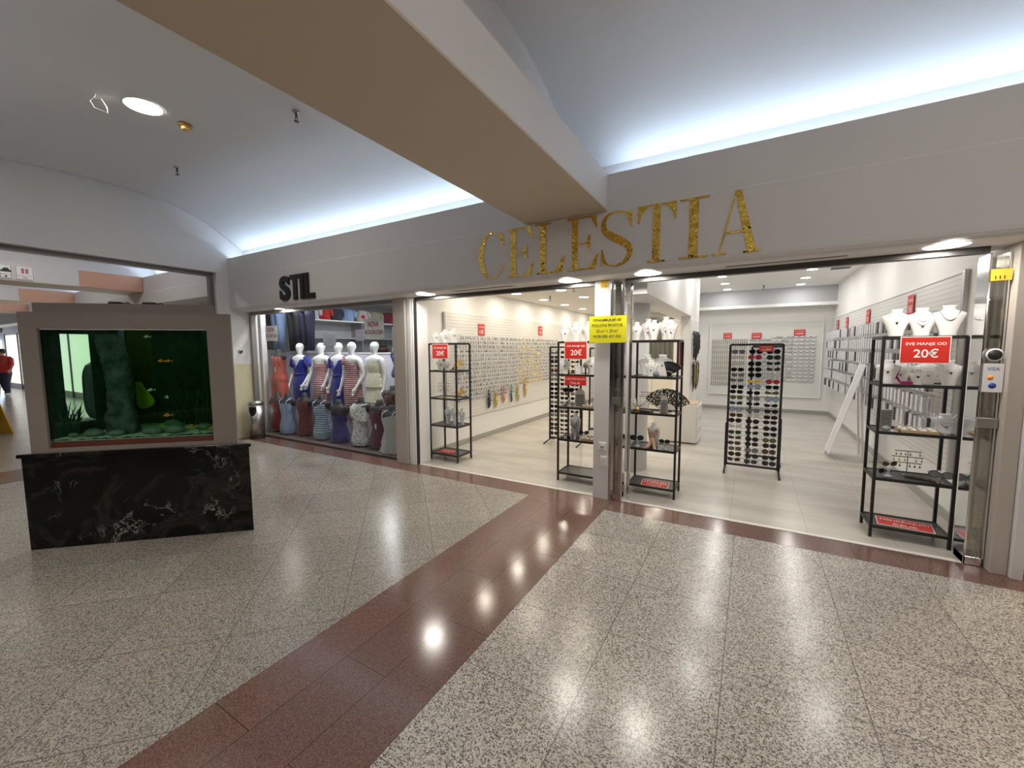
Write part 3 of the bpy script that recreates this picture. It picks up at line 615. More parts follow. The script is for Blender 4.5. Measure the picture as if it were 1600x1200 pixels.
# ------------------------------------------------------------------ fish tank
ANG = math.radians(42.97)
def TRAP(a, b, v0, v1): return [(a, v0), (b, v0), (b - (v1 - v0), v1), (a + (v1 - v0), v1)]
tank = root('aquarium', (-4.959, .795, 0), 'large fish tank in a grey cabinet on a black marble base', 'aquarium', rz=ANG)
MB().prism(TRAP(0, 1.617, 0, .5), 'z', 0, .757).build('marble_base', MARBLE, tank, bev=.004)
MB().prism(TRAP(-.018, 1.64, -.018, .515), 'z', .757, .787).build('marble_top', MARBLE, tank, bev=.004)
U0, U1, W0, W1 = .18, 1.345, .82, 1.78
c = MB(); y0, y1 = .012, .035
c.box(.062, U0, y0, y1, .787, 1.905).box(U1, 1.525, y0, y1, .787, 1.905).box(U0, U1, y0, y1, .787, W0).box(U0, U1, y0, y1, W1, 1.905)
c.prism([(.062, y1), (.085, y1), (.085 + .13, y1 + .13), (.062 + .13, y1 + .13)], 'z', .787, 1.905).prism([(.062 + .27, y1 + .27), (.085 + .27, y1 + .27), (.085 + .44, y1 + .44), (.062 + .44, y1 + .44)], 'z', .787, 1.905).prism([(.062 + .13, y1 + .13), (.085 + .13, y1 + .13), (.085 + .27, y1 + .27), (.062 + .27, y1 + .27)], 'z', .787, .98).prism([(1.502, y1), (1.525, y1), (1.525 - .44, y1 + .44), (1.502 - .44, y1 + .44)], 'z', .787, 1.905).prism(TRAP(.085, 1.502, y1, y1 + .44), 'z', 1.86, 1.905)
c.build('cabinet', CABM, tank)
MB().prism([(.10, .10), (1.375, .10), (1.10, .4), (.40, .4)], 'z', 1.905, 1.985).build('hood', CABM, tank)
q = MB(); q.box(U0 - .06, U1 + .06, .05, .056, .80, 1.85).box(.5, 1.09, .462, .466, .80, 1.85); q.build('glass_pane', GLASS_T, tank)
q = MB(); q.box(U0 + .0, U1, .036, .042, W1 - .012, W1); q.build('top_rim', WHITE, tank)
MB().prism(TRAP(.125, 1.46, .06, .455), 'z', .875, 1.79).build('water', WATER, tank)
TG = mat('tank_backdrop', (.014, .030, .022), .7, noise=.5, nscale=14)
def wallp(q, a, b, z0, z1):   # backdrop panel between two plan points
    (x0, y0), (x1, y1) = a, b; d = Vector((x1-x0, y1-y0)).normalized(); n_ = Vector((-d.y, d.x)) * .006
    q.prism([(x0 - n_.x, y0 - n_.y), (x1 - n_.x, y1 - n_.y), (x1 + n_.x, y1 + n_.y), (x0 + n_.x, y0 + n_.y)], 'z', z0, z1)
q = MB(); wallp(q, (.12, .07), (.215, .165), .8, 1.86); wallp(q, (.335, .285), (.50, .452), .8, 1.86); wallp(q, (.215, .165), (.335, .285), .8, 1.0); wallp(q, (.215, .165), (.335, .285), 1.74, 1.86)
wallp(q, (.70, .455), (1.085, .455), .8, 1.86); wallp(q, (1.085, .452), (1.465, .07), .8, 1.86)
q.build('backdrop_board', TG, tank)
q = MB(); wallp(q, (.50, .455), (.70, .455), .8, 1.86); q.build('olive_board', mat('tank_olive', (.085, .075, .012), .6, noise=.2, nscale=5), tank)
# gravel (uncountable) and red-brown bottom trim
gm = MB(); rnd = random.Random(3)
nx, ny = 40, 12; vs = []
for j in range(ny + 1):
    for i in range(nx + 1):
        tp = .39*j/ny; vs.append((.135 + tp + (1.315 - 2*tp)*i/nx, .062 + tp, .872 + .012*rnd.random() + .05*j/ny))
gm.add(vs, [(j*(nx+1)+i, j*(nx+1)+i+1, (j+1)*(nx+1)+i+1, (j+1)*(nx+1)+i) for j in range(ny) for i in range(nx)], 0, False)
gm.box(U0 - .05, U1 + .05, .06, .064, .84, .872)
go = gm.build('gravel', mat('tank_gravel', (.55, .55, .48), .8, noise=.5, nscale=60), None); go.location = tank.location; go.rotation_euler = tank.rotation_euler
tag(go, 'pale gravel bed covering the bottom of the fish tank', 'gravel', kind='stuff')
MB().box(U0, U1, .0365, .05, .81, .866).build('bottom_trim', mat('tank_brown_trim', (.12, .035, .02), .5), tank)
Mt = Matrix.Translation(tank.location) @ Matrix.Rotation(ANG, 4, 'Z')
def tw(u, v, z): return Mt @ Vector((u, v, z))
# rock column
rk = MB(); rr = random.Random(11); L = []
for i in range(27):
    z = -.5 + .9 * i / 26
    ring = []
    for j in range(18):
        a = 2*PI*j/18; base = .082 + (.016 if z < -.3 else 0)
        k = base / max(abs(math.cos(a)), abs(math.sin(a)) * 1.25) ** .8 * (1 + .12*math.sin(9*z + 3*a) + rr.uniform(-.07, .07))
        ring.append((k*math.cos(a) - .06*(z), k*.8*math.sin(a), z))
    L.append(ring)
rk.loft(L); o = rk.build('rock_column', mat('dark_rock', (.085, .10, .11), .8, noise=.9, nscale=11, bump=1.0, bscale=26), None)
o.location = tw(.565, .21, 1.39); o.rotation_euler = (0, 0, ANG); tag(o, 'craggy dark rock column standing in the middle of the tank', 'rock')
# pebbles
PB = [(.42, .12, .05, 'left-hand rock in front'), (.585, .11, .045, 'rock just left of the column foot'), (.84, .12, .055, 'rock just right of the column foot'), (1.0, .13, .06, 'long flat rock in front at right'),
      (.5, .25, .045, 'dark rock behind the left front rocks'), (.36, .2, .04, 'far left rock by the backdrop'), (.93, .3, .045, 'rock behind the two right front rocks'), (.86, .38, .05, 'rear rock right of the column'), (1.2, .2, .05, 'rock in the right rear corner'), (.27, .13, .03, 'small rock near the left pane')]
for i, (u, v, s, lb) in enumerate(PB):
    m = MB(); rq = random.Random(i); n = 14; L = []
    for k in range(9):
        a = -PI/2 + PI*k/8; qq = max(math.cos(a), .05)
        L.append([(s*1.35*qq*math.cos(2*PI*j/n)*(1 + rq.uniform(-.06, .06)), s*qq*math.sin(2*PI*j/n), s*.62*math.sin(a)) for j in range(n)])
    m.loft(L); o = m.build('tank_rock', mat('river_stone', (.17, .19, .17), .7, noise=.35, nscale=12), None); p = tw(u, v, .885 + .05*(v - .06)/.55 + s*.45)
    o.location = p; o.rotation_euler = (0, 0, ANG + rq.uniform(-.3, .3)); tag(o, lb + ' in the fish tank', 'rock', 'rocks on the tank gravel')
# water plants
for i, (u, v, h, lb) in enumerate(((.24, .13, .3, 'dim green water plant at the left of the tank'), (1.0, .36, .36, 'dim green water plant right of the yellowish gap in the tank'), (1.2, .22, .42, 'tall dim green water plant at the right of the tank'))):
    m = MB(); rq = random.Random(40 + i)
    for k in range(26):
        a = rq.uniform(0, 2*PI); hh = h*rq.uniform(.5, 1); b = rq.uniform(.03, .11); bx = rq.uniform(-.08, .08)
        P_ = [(bx + b*math.cos(a)*t_*t_, b*.6*math.sin(a)*t_*t_, hh*t_) for t_ in (0, .3, .6, .85, 1)]
        m.loft([[(p[0] - wq, p[1], p[2]), (p[0], p[1] + .002, p[2]), (p[0] + wq, p[1], p[2]), (p[0], p[1] - .002, p[2])] for p, wq in zip(P_, (.003, .006, .007, .004, .001))])
    o = m.build('water_plant', mat('plant_green', (.025, .06, .035), .6), None); o.location = tw(u, v, .90); o.rotation_euler = (0, 0, ANG); tag(o, lb, 'plant')
def fish(u, v, z, s, rz, m, lb):
    r = root('fish', tw(u, v, z), lb, 'fish', rz=ANG + rz)
    b = MB(); L = []
    for x, ry, rz_ in ((-.5, .01, .02), (-.42, .09, .13), (-.25, .14, .22), (0, .14, .24), (.22, .08, .15), (.4, .03, .06), (.48, .02, .05)):
        L.append([(x*s, ry*s*math.cos(2*PI*j/12), rz_*s*math.sin(2*PI*j/12)) for j in range(12)])
    b.loft(L); b.build('body', m, r)
    MB().prism([(.44*s, 0), (.85*s, .28*s), (.72*s, 0), (.85*s, -.28*s)], 'y', -.008*s, .008*s).build('tail_fin', m, r)
    MB().prism([(-.2*s, .2*s), (.2*s, .16*s), (.22*s, .36*s), (-.05*s, .38*s)], 'y', -.006*s, .006*s).build('dorsal_fin', m, r)
    e = MB()
    for q in (-1, 1): e.sph((-.38*s, q*.09*s, .03*s), .025*s, 8, 5)
    e.build('eye', BLKPL, r)
FO = mat('fish_orange', (.9, .28, .03), .35); FW = mat('fish_white', (.9, .85, .75), .35)
fish(.95, .13, 1.04, .055, .2, FO, 'orange goldfish swimming low near the right rocks'); fish(.955, .09, 1.51, .045, 0, FO, 'small orange fish in the upper right of the tank')
fish(.86, .1, 1.265, .045, 1.0, FW, 'white and orange fish in front of the yellowish gap'); fish(.975, .1, 1.2, .05, 2.4, FW, 'white fish right of the yellowish gap')
fish(1.13, .12, .935, .05, .5, FO, 'orange goldfish nosing the gravel at right'); fish(1.3, .1, .915, .06, 0, FO, 'orange goldfish against the right edge of the tank')
fish(.87, .085, 1.715, .04, .9, FW, 'white fish just under the surface, right of the rock column'); fish(1.01, .09, 1.51, .04, 0, FO, 'orange fish following close behind another in upper right')
# black pumps on the hood
for u, lb in ((.55, 'black pump on the left of the tank hood'), (.80, 'black pump on the right of the tank hood')):
    r = root('pump', tw(u, .3, 1.985), lb, 'pump', rz=ANG); MB().box(-.05, .05, -.03, .03, 0, .035).build('pump_body', BLKPL, r, bev=.01)
    MB().tube([(.05, 0, .015), (.08, 0, .03), (.11, 0, .01)], .006, 6).build('hose', BLKPL, r)
def interior_light(): area('tank_lamp', tank, (.76, .25, 1.80), (0, 0, 0), .8, .2, .5, (.75, .9, 1.0))
interior_light()

# ------------------------------------------------------------------ things around the tank and beyond the opening
r = root('waste_bin', (-7.76, 4.06, 0), 'tall brushed steel waste bin beside the dress window', 'bin')
MB().cyl(0, 0, 0, .03, .128, n=32).build('base_ring', BLKPL, r); MB().cyl(0, 0, .03, .60, .125, n=32).build('body', STEEL, r)
MB().rings([(0, 0, .60, .125, .125), (0, 0, .655, .12, .12), (0, 0, .675, .105, .105)], 32).build('lid', STEEL, r)
z0 = []; m = MB()
for k in range(9):
    a = -2.2 + 1.1*(k/8.) ; z0.append(a)
vs = []
for zz, wq in ((.42, .3), (.45, .7), (.50, 1), (.58, 1)):
    vs.append([(.1275*math.cos(-1.0 + wq*t_), .1275*math.sin(-1.0 + wq*t_), zz) for t_ in [-.55 + 1.1*i/8 for i in range(9)]])
m.loft(vs, cap=False, closed=False); m.build('flap', BLKPL, r)

ys = root('floor_sign', (-12.55, 1.72, 0), 'folded yellow wet floor board at the far left', 'sign', rz=.35)
yel = mat('yellow_plastic', (.85, .55, .04), .4)
for sgn in (-1, 1):
    m = MB(); m.prism([(-.28, 0), (.28, 0), (.18, .95), (-.18, .95)], 'y', -.008, .008).move(Matrix.Translation((0, sgn*.12, 0)) @ Matrix.Rotation(sgn*.19, 4, 'X')); m.build('panel', yel, ys)
# shaped chairs seen through the water
def tub_chair(x, y, rz, m_, lb, h=1.15):
    r = root('tub_chair', (x, y, 0), lb, 'chair', rz=rz)
    MB().rings([(0, 0, 0.0, .22, .22), (0, 0, .05, .22, .22), (0, 0, .08, .05, .05), (0, 0, .38, .05, .05)], 24).build('pedestal', STEEL, r)
    MB().rings([(0, 0, .38, .27, .27), (0, 0, .43, .3, .3), (0, 0, .48, .27, .27)], 28).build('seat', m_, r)
    m = MB(); L = []
    for i in range(13):
        t_ = i/12.; z = .46 + (h - .46)*t_; wq = .30*math.sqrt(max(0.02, 1 - (2*t_ - 1)**4*.98))
        L.append([(wq*math.sin(b_), .26*math.cos(b_*.6) + (.0 if k < 9 else -.03), z) for k, b_ in enumerate([-1.3 + 2.6*j/8 for j in range(9)] + [1.3 - 2.6*j/8 for j in range(9)])])
    m.loft(L); m.build('backrest', m_, r)
tub_chair(-9.35, 2.28, -.9, mat('dark_teal_shell', (.03, .06, .06), .4), 'dark oval-backed shell chair seen through the tank water', 1.45)
o = MB().prism([(-.062, .14), (-.02, .15), (.01, .09), (.05, .03), (.08, -.02), (.07, -.06), (.03, -.09), (-.03, -.10), (-.062, -.06)], 'y', -.012, .012).build('tank_ornament', mat('yellow_green', (.42, .42, .02), .6), None, bev=.008)
o.location = tw(.655, .38, 1.17); o.rotation_euler = (0, 0, ANG); tag(o, 'yellow-green rounded plaque in the tank right of the rock column', 'ornament')
# lit shop at the far end
far = root('display_window', (-29.9, 4.2, 0), 'brightly lit shop window at the far end of the gallery', 'window')
LITW = mat('lit_display', (.75, .87, 1), .5, emit=2.2, ecol=(.72, .84, 1))
MB().box(0, .05, -3.2, 3.2, .1, 2.1).build('lit_backdrop', LITW, far)
for k in range(7): MB().box(.05, .09, -3.2 + k*1.05, -3.14 + k*1.05, 0, 2.15).build('mullion', DSTEEL, far)
for k in range(5):
    MB().box(.06, .4, -3 + k*1.2, -2.3 + k*1.2, 0, .9 + .3*(k % 2)).build('display_box', mat('far_goods', (.2, .25, .4), .5) if k % 2 else mat('far_goods_pale', (.6, .65, .75), .5), far)
tag(MB().box(-29.8, -29.5, 3.0, 4.6, 2.45, 2.8).build('wall_grille', mat('grille_grey', (.3, .3, .32), .5), bev=.01), 'grey louvred grille above the far lit shop window', 'grille')

# far shop glow that shows through the tank
g2 = root('display_window', (-24.0, 4.58, 0), 'long lit shop window beyond the opening, behind the walker', 'window')
MB().box(-5, 11, 0, .02, .2, 2.3).build('lit_backdrop', mat('lit_display_warm', (1, .95, .85), .5, emit=.85, ecol=(.97, .95, .85)), g2)
for k in range(8): MB().box(-5 + k*2.2, -4.94 + k*2.2, -.04, 0, 0, 2.35).build('mullion', DSTEEL, g2)

# ------------------------------------------------------------------ people and mannequins
def skin(name, joints, edges, sub=2):
    """joints: dict name -> (x,y,z,r); first joint is the root"""
    keys = list(joints); me = bpy.data.meshes.new(name)
    me.from_pydata([joints[k][:3] for k in keys], [(keys.index(a), keys.index(b)) for a, b in edges], [])
    o = bpy.data.objects.new(name, me); C.objects.link(o); sk = o.modifiers.new('skin', 'SKIN'); sk.use_smooth_shade = True
    for i, k in enumerate(keys):
        r = joints[k][3]; me.skin_vertices[0].data[i].radius = r if isinstance(r, tuple) else (r, r); me.skin_vertices[0].data[i].use_root = (i == 0)
    if sub: s_ = o.modifiers.new('sub', 'SUBSURF'); s_.levels = sub
    bpy.context.view_layer.update()
    out = bpy.data.meshes.new_from_object(o.evaluated_get(bpy.context.evaluated_depsgraph_get())); out.name = name
    bpy.data.objects.remove(o); return out
def figure(arm_l, arm_r, legs, hand=True, head=True):
    J = {'pel': (0, 0, .95, (.15, .11)), 'waist': (0, 0, 1.12, (.115, .085)), 'chest': (0, .0, 1.30, (.15, .10)), 'ch2': (0, .0, 1.40, (.13, .085)), 'neck': (0, .0, 1.475, .05)}
    E = [('pel', 'waist'), ('waist', 'chest'), ('chest', 'ch2'), ('ch2', 'neck')]
    if head: 
        J.update({'jaw': (0, -.015, 1.545, (.046, .055)), 'skull': (0, .0, 1.615, (.078, .095)), 'crown': (0, .008, 1.675, (.066, .082)), 'top': (0, .01, 1.715, (.032, .04))}); E += [('neck', 'jaw'), ('jaw', 'skull'), ('skull', 'crown'), ('crown', 'top')]
    for s_, P_ in ((-1, arm_l), (1, arm_r)):
        t = 'L' if s_ < 0 else 'R'; sh, el, wr, hd = P_
        J['sh'+t] = (*sh, .055); J['el'+t] = (*el, .036); J['wr'+t] = (*wr, .023); J['pm'+t] = (*hd, (.034, .016))
        E += [('ch2', 'sh'+t), ('sh'+t, 'el'+t), ('el'+t, 'wr'+t), ('wr'+t, 'pm'+t)]
        if hand:
            d = (Vector(hd) - Vector(wr)).normalized(); side = Vector((0, -1, 0)) if abs(d.y) < .8 else Vector((1, 0, 0)); side = (side - d*side.dot(d)).normalized(); nn = d.cross(side) * s_
            for i, (off, ln) in enumerate(((.026, .068), (.009, .08), (-.009, .074), (-.026, .056))):
                b = Vector(hd) + side*off + d*.03; m_ = b + d*ln*.5; e = m_ + d*ln*.4 - nn*.018
                J['f%d%s' % (i, t)] = (*b, .009); J['g%d%s' % (i, t)] = (*m_, .008); J['h%d%s' % (i, t)] = (*e, .006)
                E += [('pm'+t, 'f%d%s' % (i, t)), ('f%d%s' % (i, t), 'g%d%s' % (i, t)), ('g%d%s' % (i, t), 'h%d%s' % (i, t))]
            b = Vector(hd) + side*.04 - d*.01; e = b + side*.02 + d*.035
            J['tb'+t] = (*b, .01); J['te'+t] = (*e, .008); E += [('pm'+t, 'tb'+t), ('tb'+t, 'te'+t)]
    for s_, P_ in ((-1, legs[0]), (1, legs[1])):
        t = 'L' if s_ < 0 else 'R'; hp, kn, an, to = P_
        J['hp'+t] = (*hp, .085); J['kn'+t] = (*kn, .055); J['an'+t] = (*an, .037); J['to'+t] = (*to, (.035, .025))
        E += [('pel', 'hp'+t), ('hp'+t, 'kn'+t), ('kn'+t, 'an'+t), ('an'+t, 'to'+t)]
    return skin('body', J, E)
LEGS = (((-.09, 0, .86), (-.095, -.01, .48), (-.10, 0, .08), (-.11, -.10, .035)), ((.09, 0, .86), (.095, -.01, .48), (.10, 0, .08), (.11, -.10, .035)))
SHL, SHR = (-.175, 0, 1.40), (.175, 0, 1.40)
BODY_A = figure((SHL, (-.235, .02, 1.14), (-.24, -.06, .91), (-.24, -.09, .84)), (SHR, (.24, .03, 1.14), (.20, -.10, .94), (.18, -.13, .87)), LEGS)
BODY_B = figure((SHL, (-.255, .0, 1.16), (-.30, -.08, .95), (-.315, -.10, .88)), (SHR, (.235, .02, 1.14), (.25, -.05, .91), (.25, -.08, .84)), LEGS)
MANQ = mat('mannequin_white', (.85, .85, .84), .28); MANG = mat('mannequin_grey', (.62, .64, .66), .35)
for b_ in (BODY_A, BODY_B): b_.materials.append(MANQ)
def cloth(name, col, rough=.7, fold=18, str_=.5, dirz=False, sheen=.2, spots=None):
    if name in MATS: return MATS[name]
    m, t, b = nt(name); tc = N(t, 'ShaderNodeTexCoord')
    wv = N(t, 'ShaderNodeTexWave', i_Scale=fold, i_Distortion=3.0, i_Detail=2.0); wv.bands_direction = 'Z' if dirz else 'X'
    t.links.new(tc.outputs['Object'], wv.inputs['Vector']); bp = N(t, 'ShaderNodeBump', i_Strength=str_, i_Distance=.02); t.links.new(wv.outputs[0], bp.inputs['Height']); t.links.new(bp.outputs[0], b.inputs['Normal'])
    b.inputs['Base Color'].default_value = (*col, 1); b.inputs['Roughness'].default_value = rough; b.inputs['Sheen Weight'].default_value = sheen
    if spots:
        vo = N(t, 'ShaderNodeTexVoronoi', i_Scale=42.0); t.links.new(tc.outputs['Object'], vo.inputs['Vector']); rp = ramp(t, [(.28, spots), (.38, col)]); t.links.new(vo.outputs[0], rp.inputs[0]); t.links.new(rp.outputs[0], b.inputs['Base Color'])
    MATS[name] = m; return m
def dress(r, m, top, hem, flare=1.0, sleeves=False, one=False, vneck=False, tiers=0, skirt_z=.95, name='dress', pert=.02):
    """shell round the figure: rings from hem to top"""
    prof = [(hem, .17*flare, .14*flare), ((hem + skirt_z)/2, .175 + .02*(flare-1), .135), (skirt_z, .18, .135), (1.03, .155, .115), (1.12, .127, .10), (1.22, .145, .113), (1.30, .165, .125), (1.36, .165, .12)]
    P_ = []
    for z, rx, ry in prof:
        if z < top: P_.append((0, 0, z, rx, ry))
    rt = next((p for p in prof if p[0] >= top), prof[-1]); P_.append((0, 0, top, rt[1] - .004, rt[2] - .004))
    if top >= 1.40: P_ = P_[:-1] + [(0, 0, 1.39, .19, .105), (0, 0, top, .12, .075)]
    ph = random.random()*6
    out = []
    for (cx, cy, z, rx, ry) in P_:
        amp = pert * max(0, (1.05 - z)) * 2.2 + .006
        out.append([(rx*(1 + amp*math.sin(9*a + ph + z*4))*math.cos(a), ry*(1 + amp*math.sin(9*a + ph + z*4))*math.sin(a), z) for a in [2*PI*j/40 for j in range(40)]])
    d = MB()
    if vneck:
        out2 = []
        for rg in out:
            rr_ = []
            for (x, y, z) in rg:
                if y < 0 and z > 1.2:
                    z2 = min(z, 1.2 + abs(x)*2.1 + .0); rr_.append((x, y, z2))
                else: rr_.append((x, y, z))
            out2.append(rr_)
        out = out2
    if one:
        out = out[:-1] + [[(x, y, z + (.07 - x*.55 if x < .1 else .0)*1.0) for x, y, z in out[-1]]]
    d.loft(out, cap=False)
    if sleeves:
        for s_ in (-1, 1): d.tube([(s_*.13, 0, 1.415), (s_*.185, 0, 1.385), (s_*.225, .005, 1.24)], [.06, .07, .062], 14, cap=False)
    if one: d.tube([(-.1, -.10, 1.33), (-.13, -.06, 1.42), (-.12, .03, 1.44), (-.1, .1, 1.34)], [.05, .035, .03, .04], 10)
    o = d.build(name, m, r)
    if vneck: MB().tube([(.17*math.cos(a)*.76, .135*math.sin(a)*.78, 1.1 + .008*math.sin(5*a)) for a in [2*PI*j/24 for j in range(25)]], .018, 8).build('belt', m, r)
    if tiers:
        for k in range(tiers):
            z = 1.17 - k*.26; wq = .15 + .035*k
            q = MB(); q.loft([[(rx*(1 + .05*math.sin(11*a + k))*math.cos(a), rx*.8*(1 + .05*math.sin(11*a + k))*math.sin(a), zz) for a in [2*PI*j/44 for j in range(44)]] for zz, rx in ((z - .24, wq + .05), (z - .1, wq + .02), (z, wq - .012))], cap=False); q.build('ruffle', m, r)
    return o
BLUE = cloth('royal_blue_jersey', (.006, .012, .24), .6, 10, .6); PINK = cloth('dusty_pink_ruched', (.50, .25, .26), .45, 9, .9, True); CRM = cloth('cream_chiffon', (.75, .70, .52), .6, 14, .5)
PEACH = cloth('coral_crepe', (.46, .075, .05), .6, 6, .4)
MY = 4.98
def mannequin(x, y, rz, lb, body, plate=True):
    r = root('mannequin', (x, y, .02), lb, 'mannequin', rz=rz); o = bpy.data.objects.new('body', body); link(o, r)
    MB().cyl(0, .05, 0, .01, .17, n=28).build('base_plate', STEEL, r); return r
r = mannequin(-7.80, MY, .15, 'white mannequin in a royal blue wrap dress, leftmost of the row', BODY_A); dress(r, BLUE, 1.44, .60, .95, True, vneck=True)
r = mannequin(-7.2, MY + .05, .1, 'white mannequin in a strapless dusty pink ruched dress', BODY_B); dress(r, PINK, 1.32, .5, .85, name='dress')
r = mannequin(-6.70, MY + .06, .1, 'white mannequin in a royal blue wrap dress, behind the blank sheet', BODY_B); dress(r, BLUE, 1.44, .45, .95, True, vneck=True)
r = mannequin(-6.10, MY - .12, .05, 'white mannequin in a one-shoulder dusty pink ruched dress', BODY_A); dress(r, PINK, 1.32, .35, .85, one=True)
r = mannequin(-5.66, MY, 0, 'white mannequin in a tiered cream dress, rightmost of the row', BODY_B); dress(r, CRM, 1.35, .4, 1.5, tiers=3, pert=.05)
# headless dress forms
FORM = mat('form_black', (.02, .02, .022), .6)
def form_body(r, z0=.0, h=1.0, m=FORM):
    k = h
    MB().rings([(0, 0, z0, .15, .11), (0, 0, z0 + .10*k, .175, .13), (0, 0, z0 + .32*k, .12, .095), (0, 0, z0 + .5*k, .165, .12), (0, 0, z0 + .62*k, .18, .10), (0, 0, z0 + .67*k, .10, .07), (0, 0, z0 + .70*k, .05, .05), (0, 0, z0 + .77*k, .048, .048)], 28).build('form', m, r)
    a = MB()
    for s_ in (-1, 1): a.sph((s_*.175, 0, z0 + .60*k), (.05, .055, .07), 12, 8)
    a.build('arm_cap', m, r)
def garment(r, m, z0, top=.6, hem=-.02, fl=1.0, k=1.0, one=0, name='garment', cape=None, col2=None, pert=.02):
    prof = [(hem, .165*fl, .125*fl), (.05, .185, .14), (.12, .185, .14), (.32, .13, .105), (.42, .15, .115), (.5, .175, .13), (.58, .185, .125), (.63, .17, .10)]
    out = []; ph = random.random()*5
    prof = [p for p in prof if hem <= p[0] < top] + [(top, .178, .118)]
    for z, rx, ry in prof:
        out.append([(rx*(1 + (pert*(1 - z) + .004)*math.sin(8*a + ph))*math.cos(a), ry*(1 + (pert*(1-z) + .004)*math.sin(8*a + ph))*math.sin(a), z0 + k*(z + (one*(math.cos(a))*.05 if z == top else 0))) for a in [2*PI*j/36 for j in range(36)]])
    MB().loft(out, cap=False).build(name, m, r)
def dform(x, y, h, m, lb, pole=True, z0=.06, top=.58, one=0, hem=-.0, fl=1.0, straps=True, pert=.02, kind='dress_form', cap=FORM, rz=0.0):
    r = root(kind, (x, y, .02), lb, 'mannequin', rz=rz)
    MB().cyl(0, 0, 0, .012, .13, n=24).build('stand', BLKPL, r); MB().cyl(0, 0, .012, z0 + .05, .015, n=10).build('pole', STEEL, r)
    form_body(r, z0, h, cap); garment(r, m, z0, top, hem, fl, h, one, pert=pert)
    if straps:
        q = MB()
        for s_ in (-1, 1): q.tube([(s_*.10, -.115, z0 + h*.55), (s_*.11, -.09, z0 + h*.63), (s_*.10, 0, z0 + h*.675), (s_*.1, .1, z0 + h*.6)], .011, 6)
        q.build('strap', m, r)
    return r
LB = cloth('pale_blue_satin', (.30, .42, .66), .45, 8, .4); LB2 = cloth('pale_blue_ruched', (.33, .46, .62), .5, 8, .8, True)
MAR = cloth('maroon_crepe', (.13, .02, .025), .6, 6, .3); RDC = cloth('deep_red', (.25, .01, .012), .5, 6, .3); NAVY = cloth('indigo_crepe', (.035, .03, .20), .6, 6, .3)
SPOT = cloth('spotted_viscose', (.78, .80, .82), .6, 8, .3, spots=(.03, .03, .04)); PLUM = cloth('plum_crepe', (.12, .025, .05), .6, 8, .3); SIL = cloth('silver_chiffon', (.55, .58, .58), .5, 16, .6); BRN = cloth('brown_knit', (.12, .05, .035), .7, 6, .3)
FY = 4.52
dform(-7.93, FY + .05, .92, RDC, 'dark dress form in a deep red top in the left window corner', z0=.05)
dform(-7.50, FY - .02, .98, LB, 'dress form in a pale blue satin camisole dress, lower row', z0=.02)
dform(-7.08, FY + .05, 1.0, MAR, 'dress form in a plain maroon dress between the pale blue ones', z0=.02, top=.62)
dform(-6.52, FY, 1.0, LB2, 'dress form in a pale blue ruched dress with flower strap', z0=.02, one=1)
dform(-6.05, FY, .95, NAVY, 'dress form in an indigo bandeau dress, lower row', z0=.0, top=.5, straps=False)
r = dform(-5.50, FY, 1.02, SPOT, 'dress form in a white dress with black spots', z0=.02, top=.62, straps=False)
MB().loft([[(.205*math.cos(a), .145*math.sin(a), .02 + z - .1*max(0, math.sin(a + 2.2))) for a in [2*PI*j/30 for j in range(30)]] for z in (.50, .62)] + [[(.12*math.cos(a), .09*math.sin(a), .70) for a in [2*PI*j/30 for j in range(30)]]], cap=False).build('cape_collar', SPOT, r)
r = dform(-5.10, FY + .03, .98, PLUM, 'dress form in a plum dress with hanging price tag', z0=.02, top=.6)
MB().box(.05, .08, -.15, -.147, .34, .42).build('price_tag', PAPER, r)
dform(-4.73, FY - .06, .86, SIL, 'dress form in a silvery chiffon dress by the right frame', z0=.06, top=.58, one=1, hem=-.06, fl=1.35, pert=.06)
r = root('dress_form', (-8.17, 4.76, .02), 'black dress form in a coral red jumpsuit at the left of the window', 'mannequin')
MB().cyl(0, 0, 0, .012, .15, n=24).build('stand', BLKPL, r); MB().cyl(0, .0, .012, .9, .016, n=10).build('pole', STEEL, r)
form_body(r, .92, .88)
garment(r, PEACH, .92, .6, -.02, 1.02, .88)
q = MB()
for s_ in (-1, 1): q.rings([(s_*.09, 0, .45, .13, .11), (s_*.09, 0, .7, .115, .11), (s_*.075, 0, .95, .1, .12)], 24, cap=False)
q.build('trouser_leg', PEACH, r); MB().box(.1, .13, -.15, -.147, 1.15, 1.25).build('price_tag', PAPER, r)
# legs-only forms with jeans hanging above
def trousers(x, y, z, m, lb, h=.95, sp=.09):
    r = root('trouser_form', (x, y, z), lb, 'mannequin')
    q = MB(); q.rings([(0, 0, h*.80, .165, .11), (0, 0, h*.9, .165, .115), (0, 0, h, .14, .10)], 24)
    for s_ in (-1, 1): q.rings([(s_*sp*1.1, 0, 0, .055, .06), (s_*sp*1.05, 0, h*.4, .068, .075), (s_*sp, 0, h*.72, .088, .10), (s_*sp*.85, 0, h*.84, .085, .11)], 20)
    q.build('trousers', m, r); 
    MB().cyl(0, .0, h, 2.9 - z, .006, n=8).build('hanging_rod', STEEL, r); return r
DEN = cloth('blue_denim', (.16, .24, .40), .7, 20, .1, sheen=0); DEND = cloth('black_denim', (.006, .006, .010), .7, 20, .1, sheen=0)
trousers(-8.62, 5.05, 1.62, DEN, 'hanging blue jeans form behind the left window poster', .95)
trousers(-8.98, 5.1, 1.6, DEND, 'dark trouser form at the far left of the dress shop', .95, .08)
trousers(-8.1, 5.1, 1.58, DEND, 'black jeans form hanging over the blue wrap dress', .97, .11)
trousers(-7.72, 5.12, 1.58, cloth('navy_denim', (.007, .009, .035), .7, 20, .1, sheen=0), 'navy trouser form hanging right of the black jeans', .95)
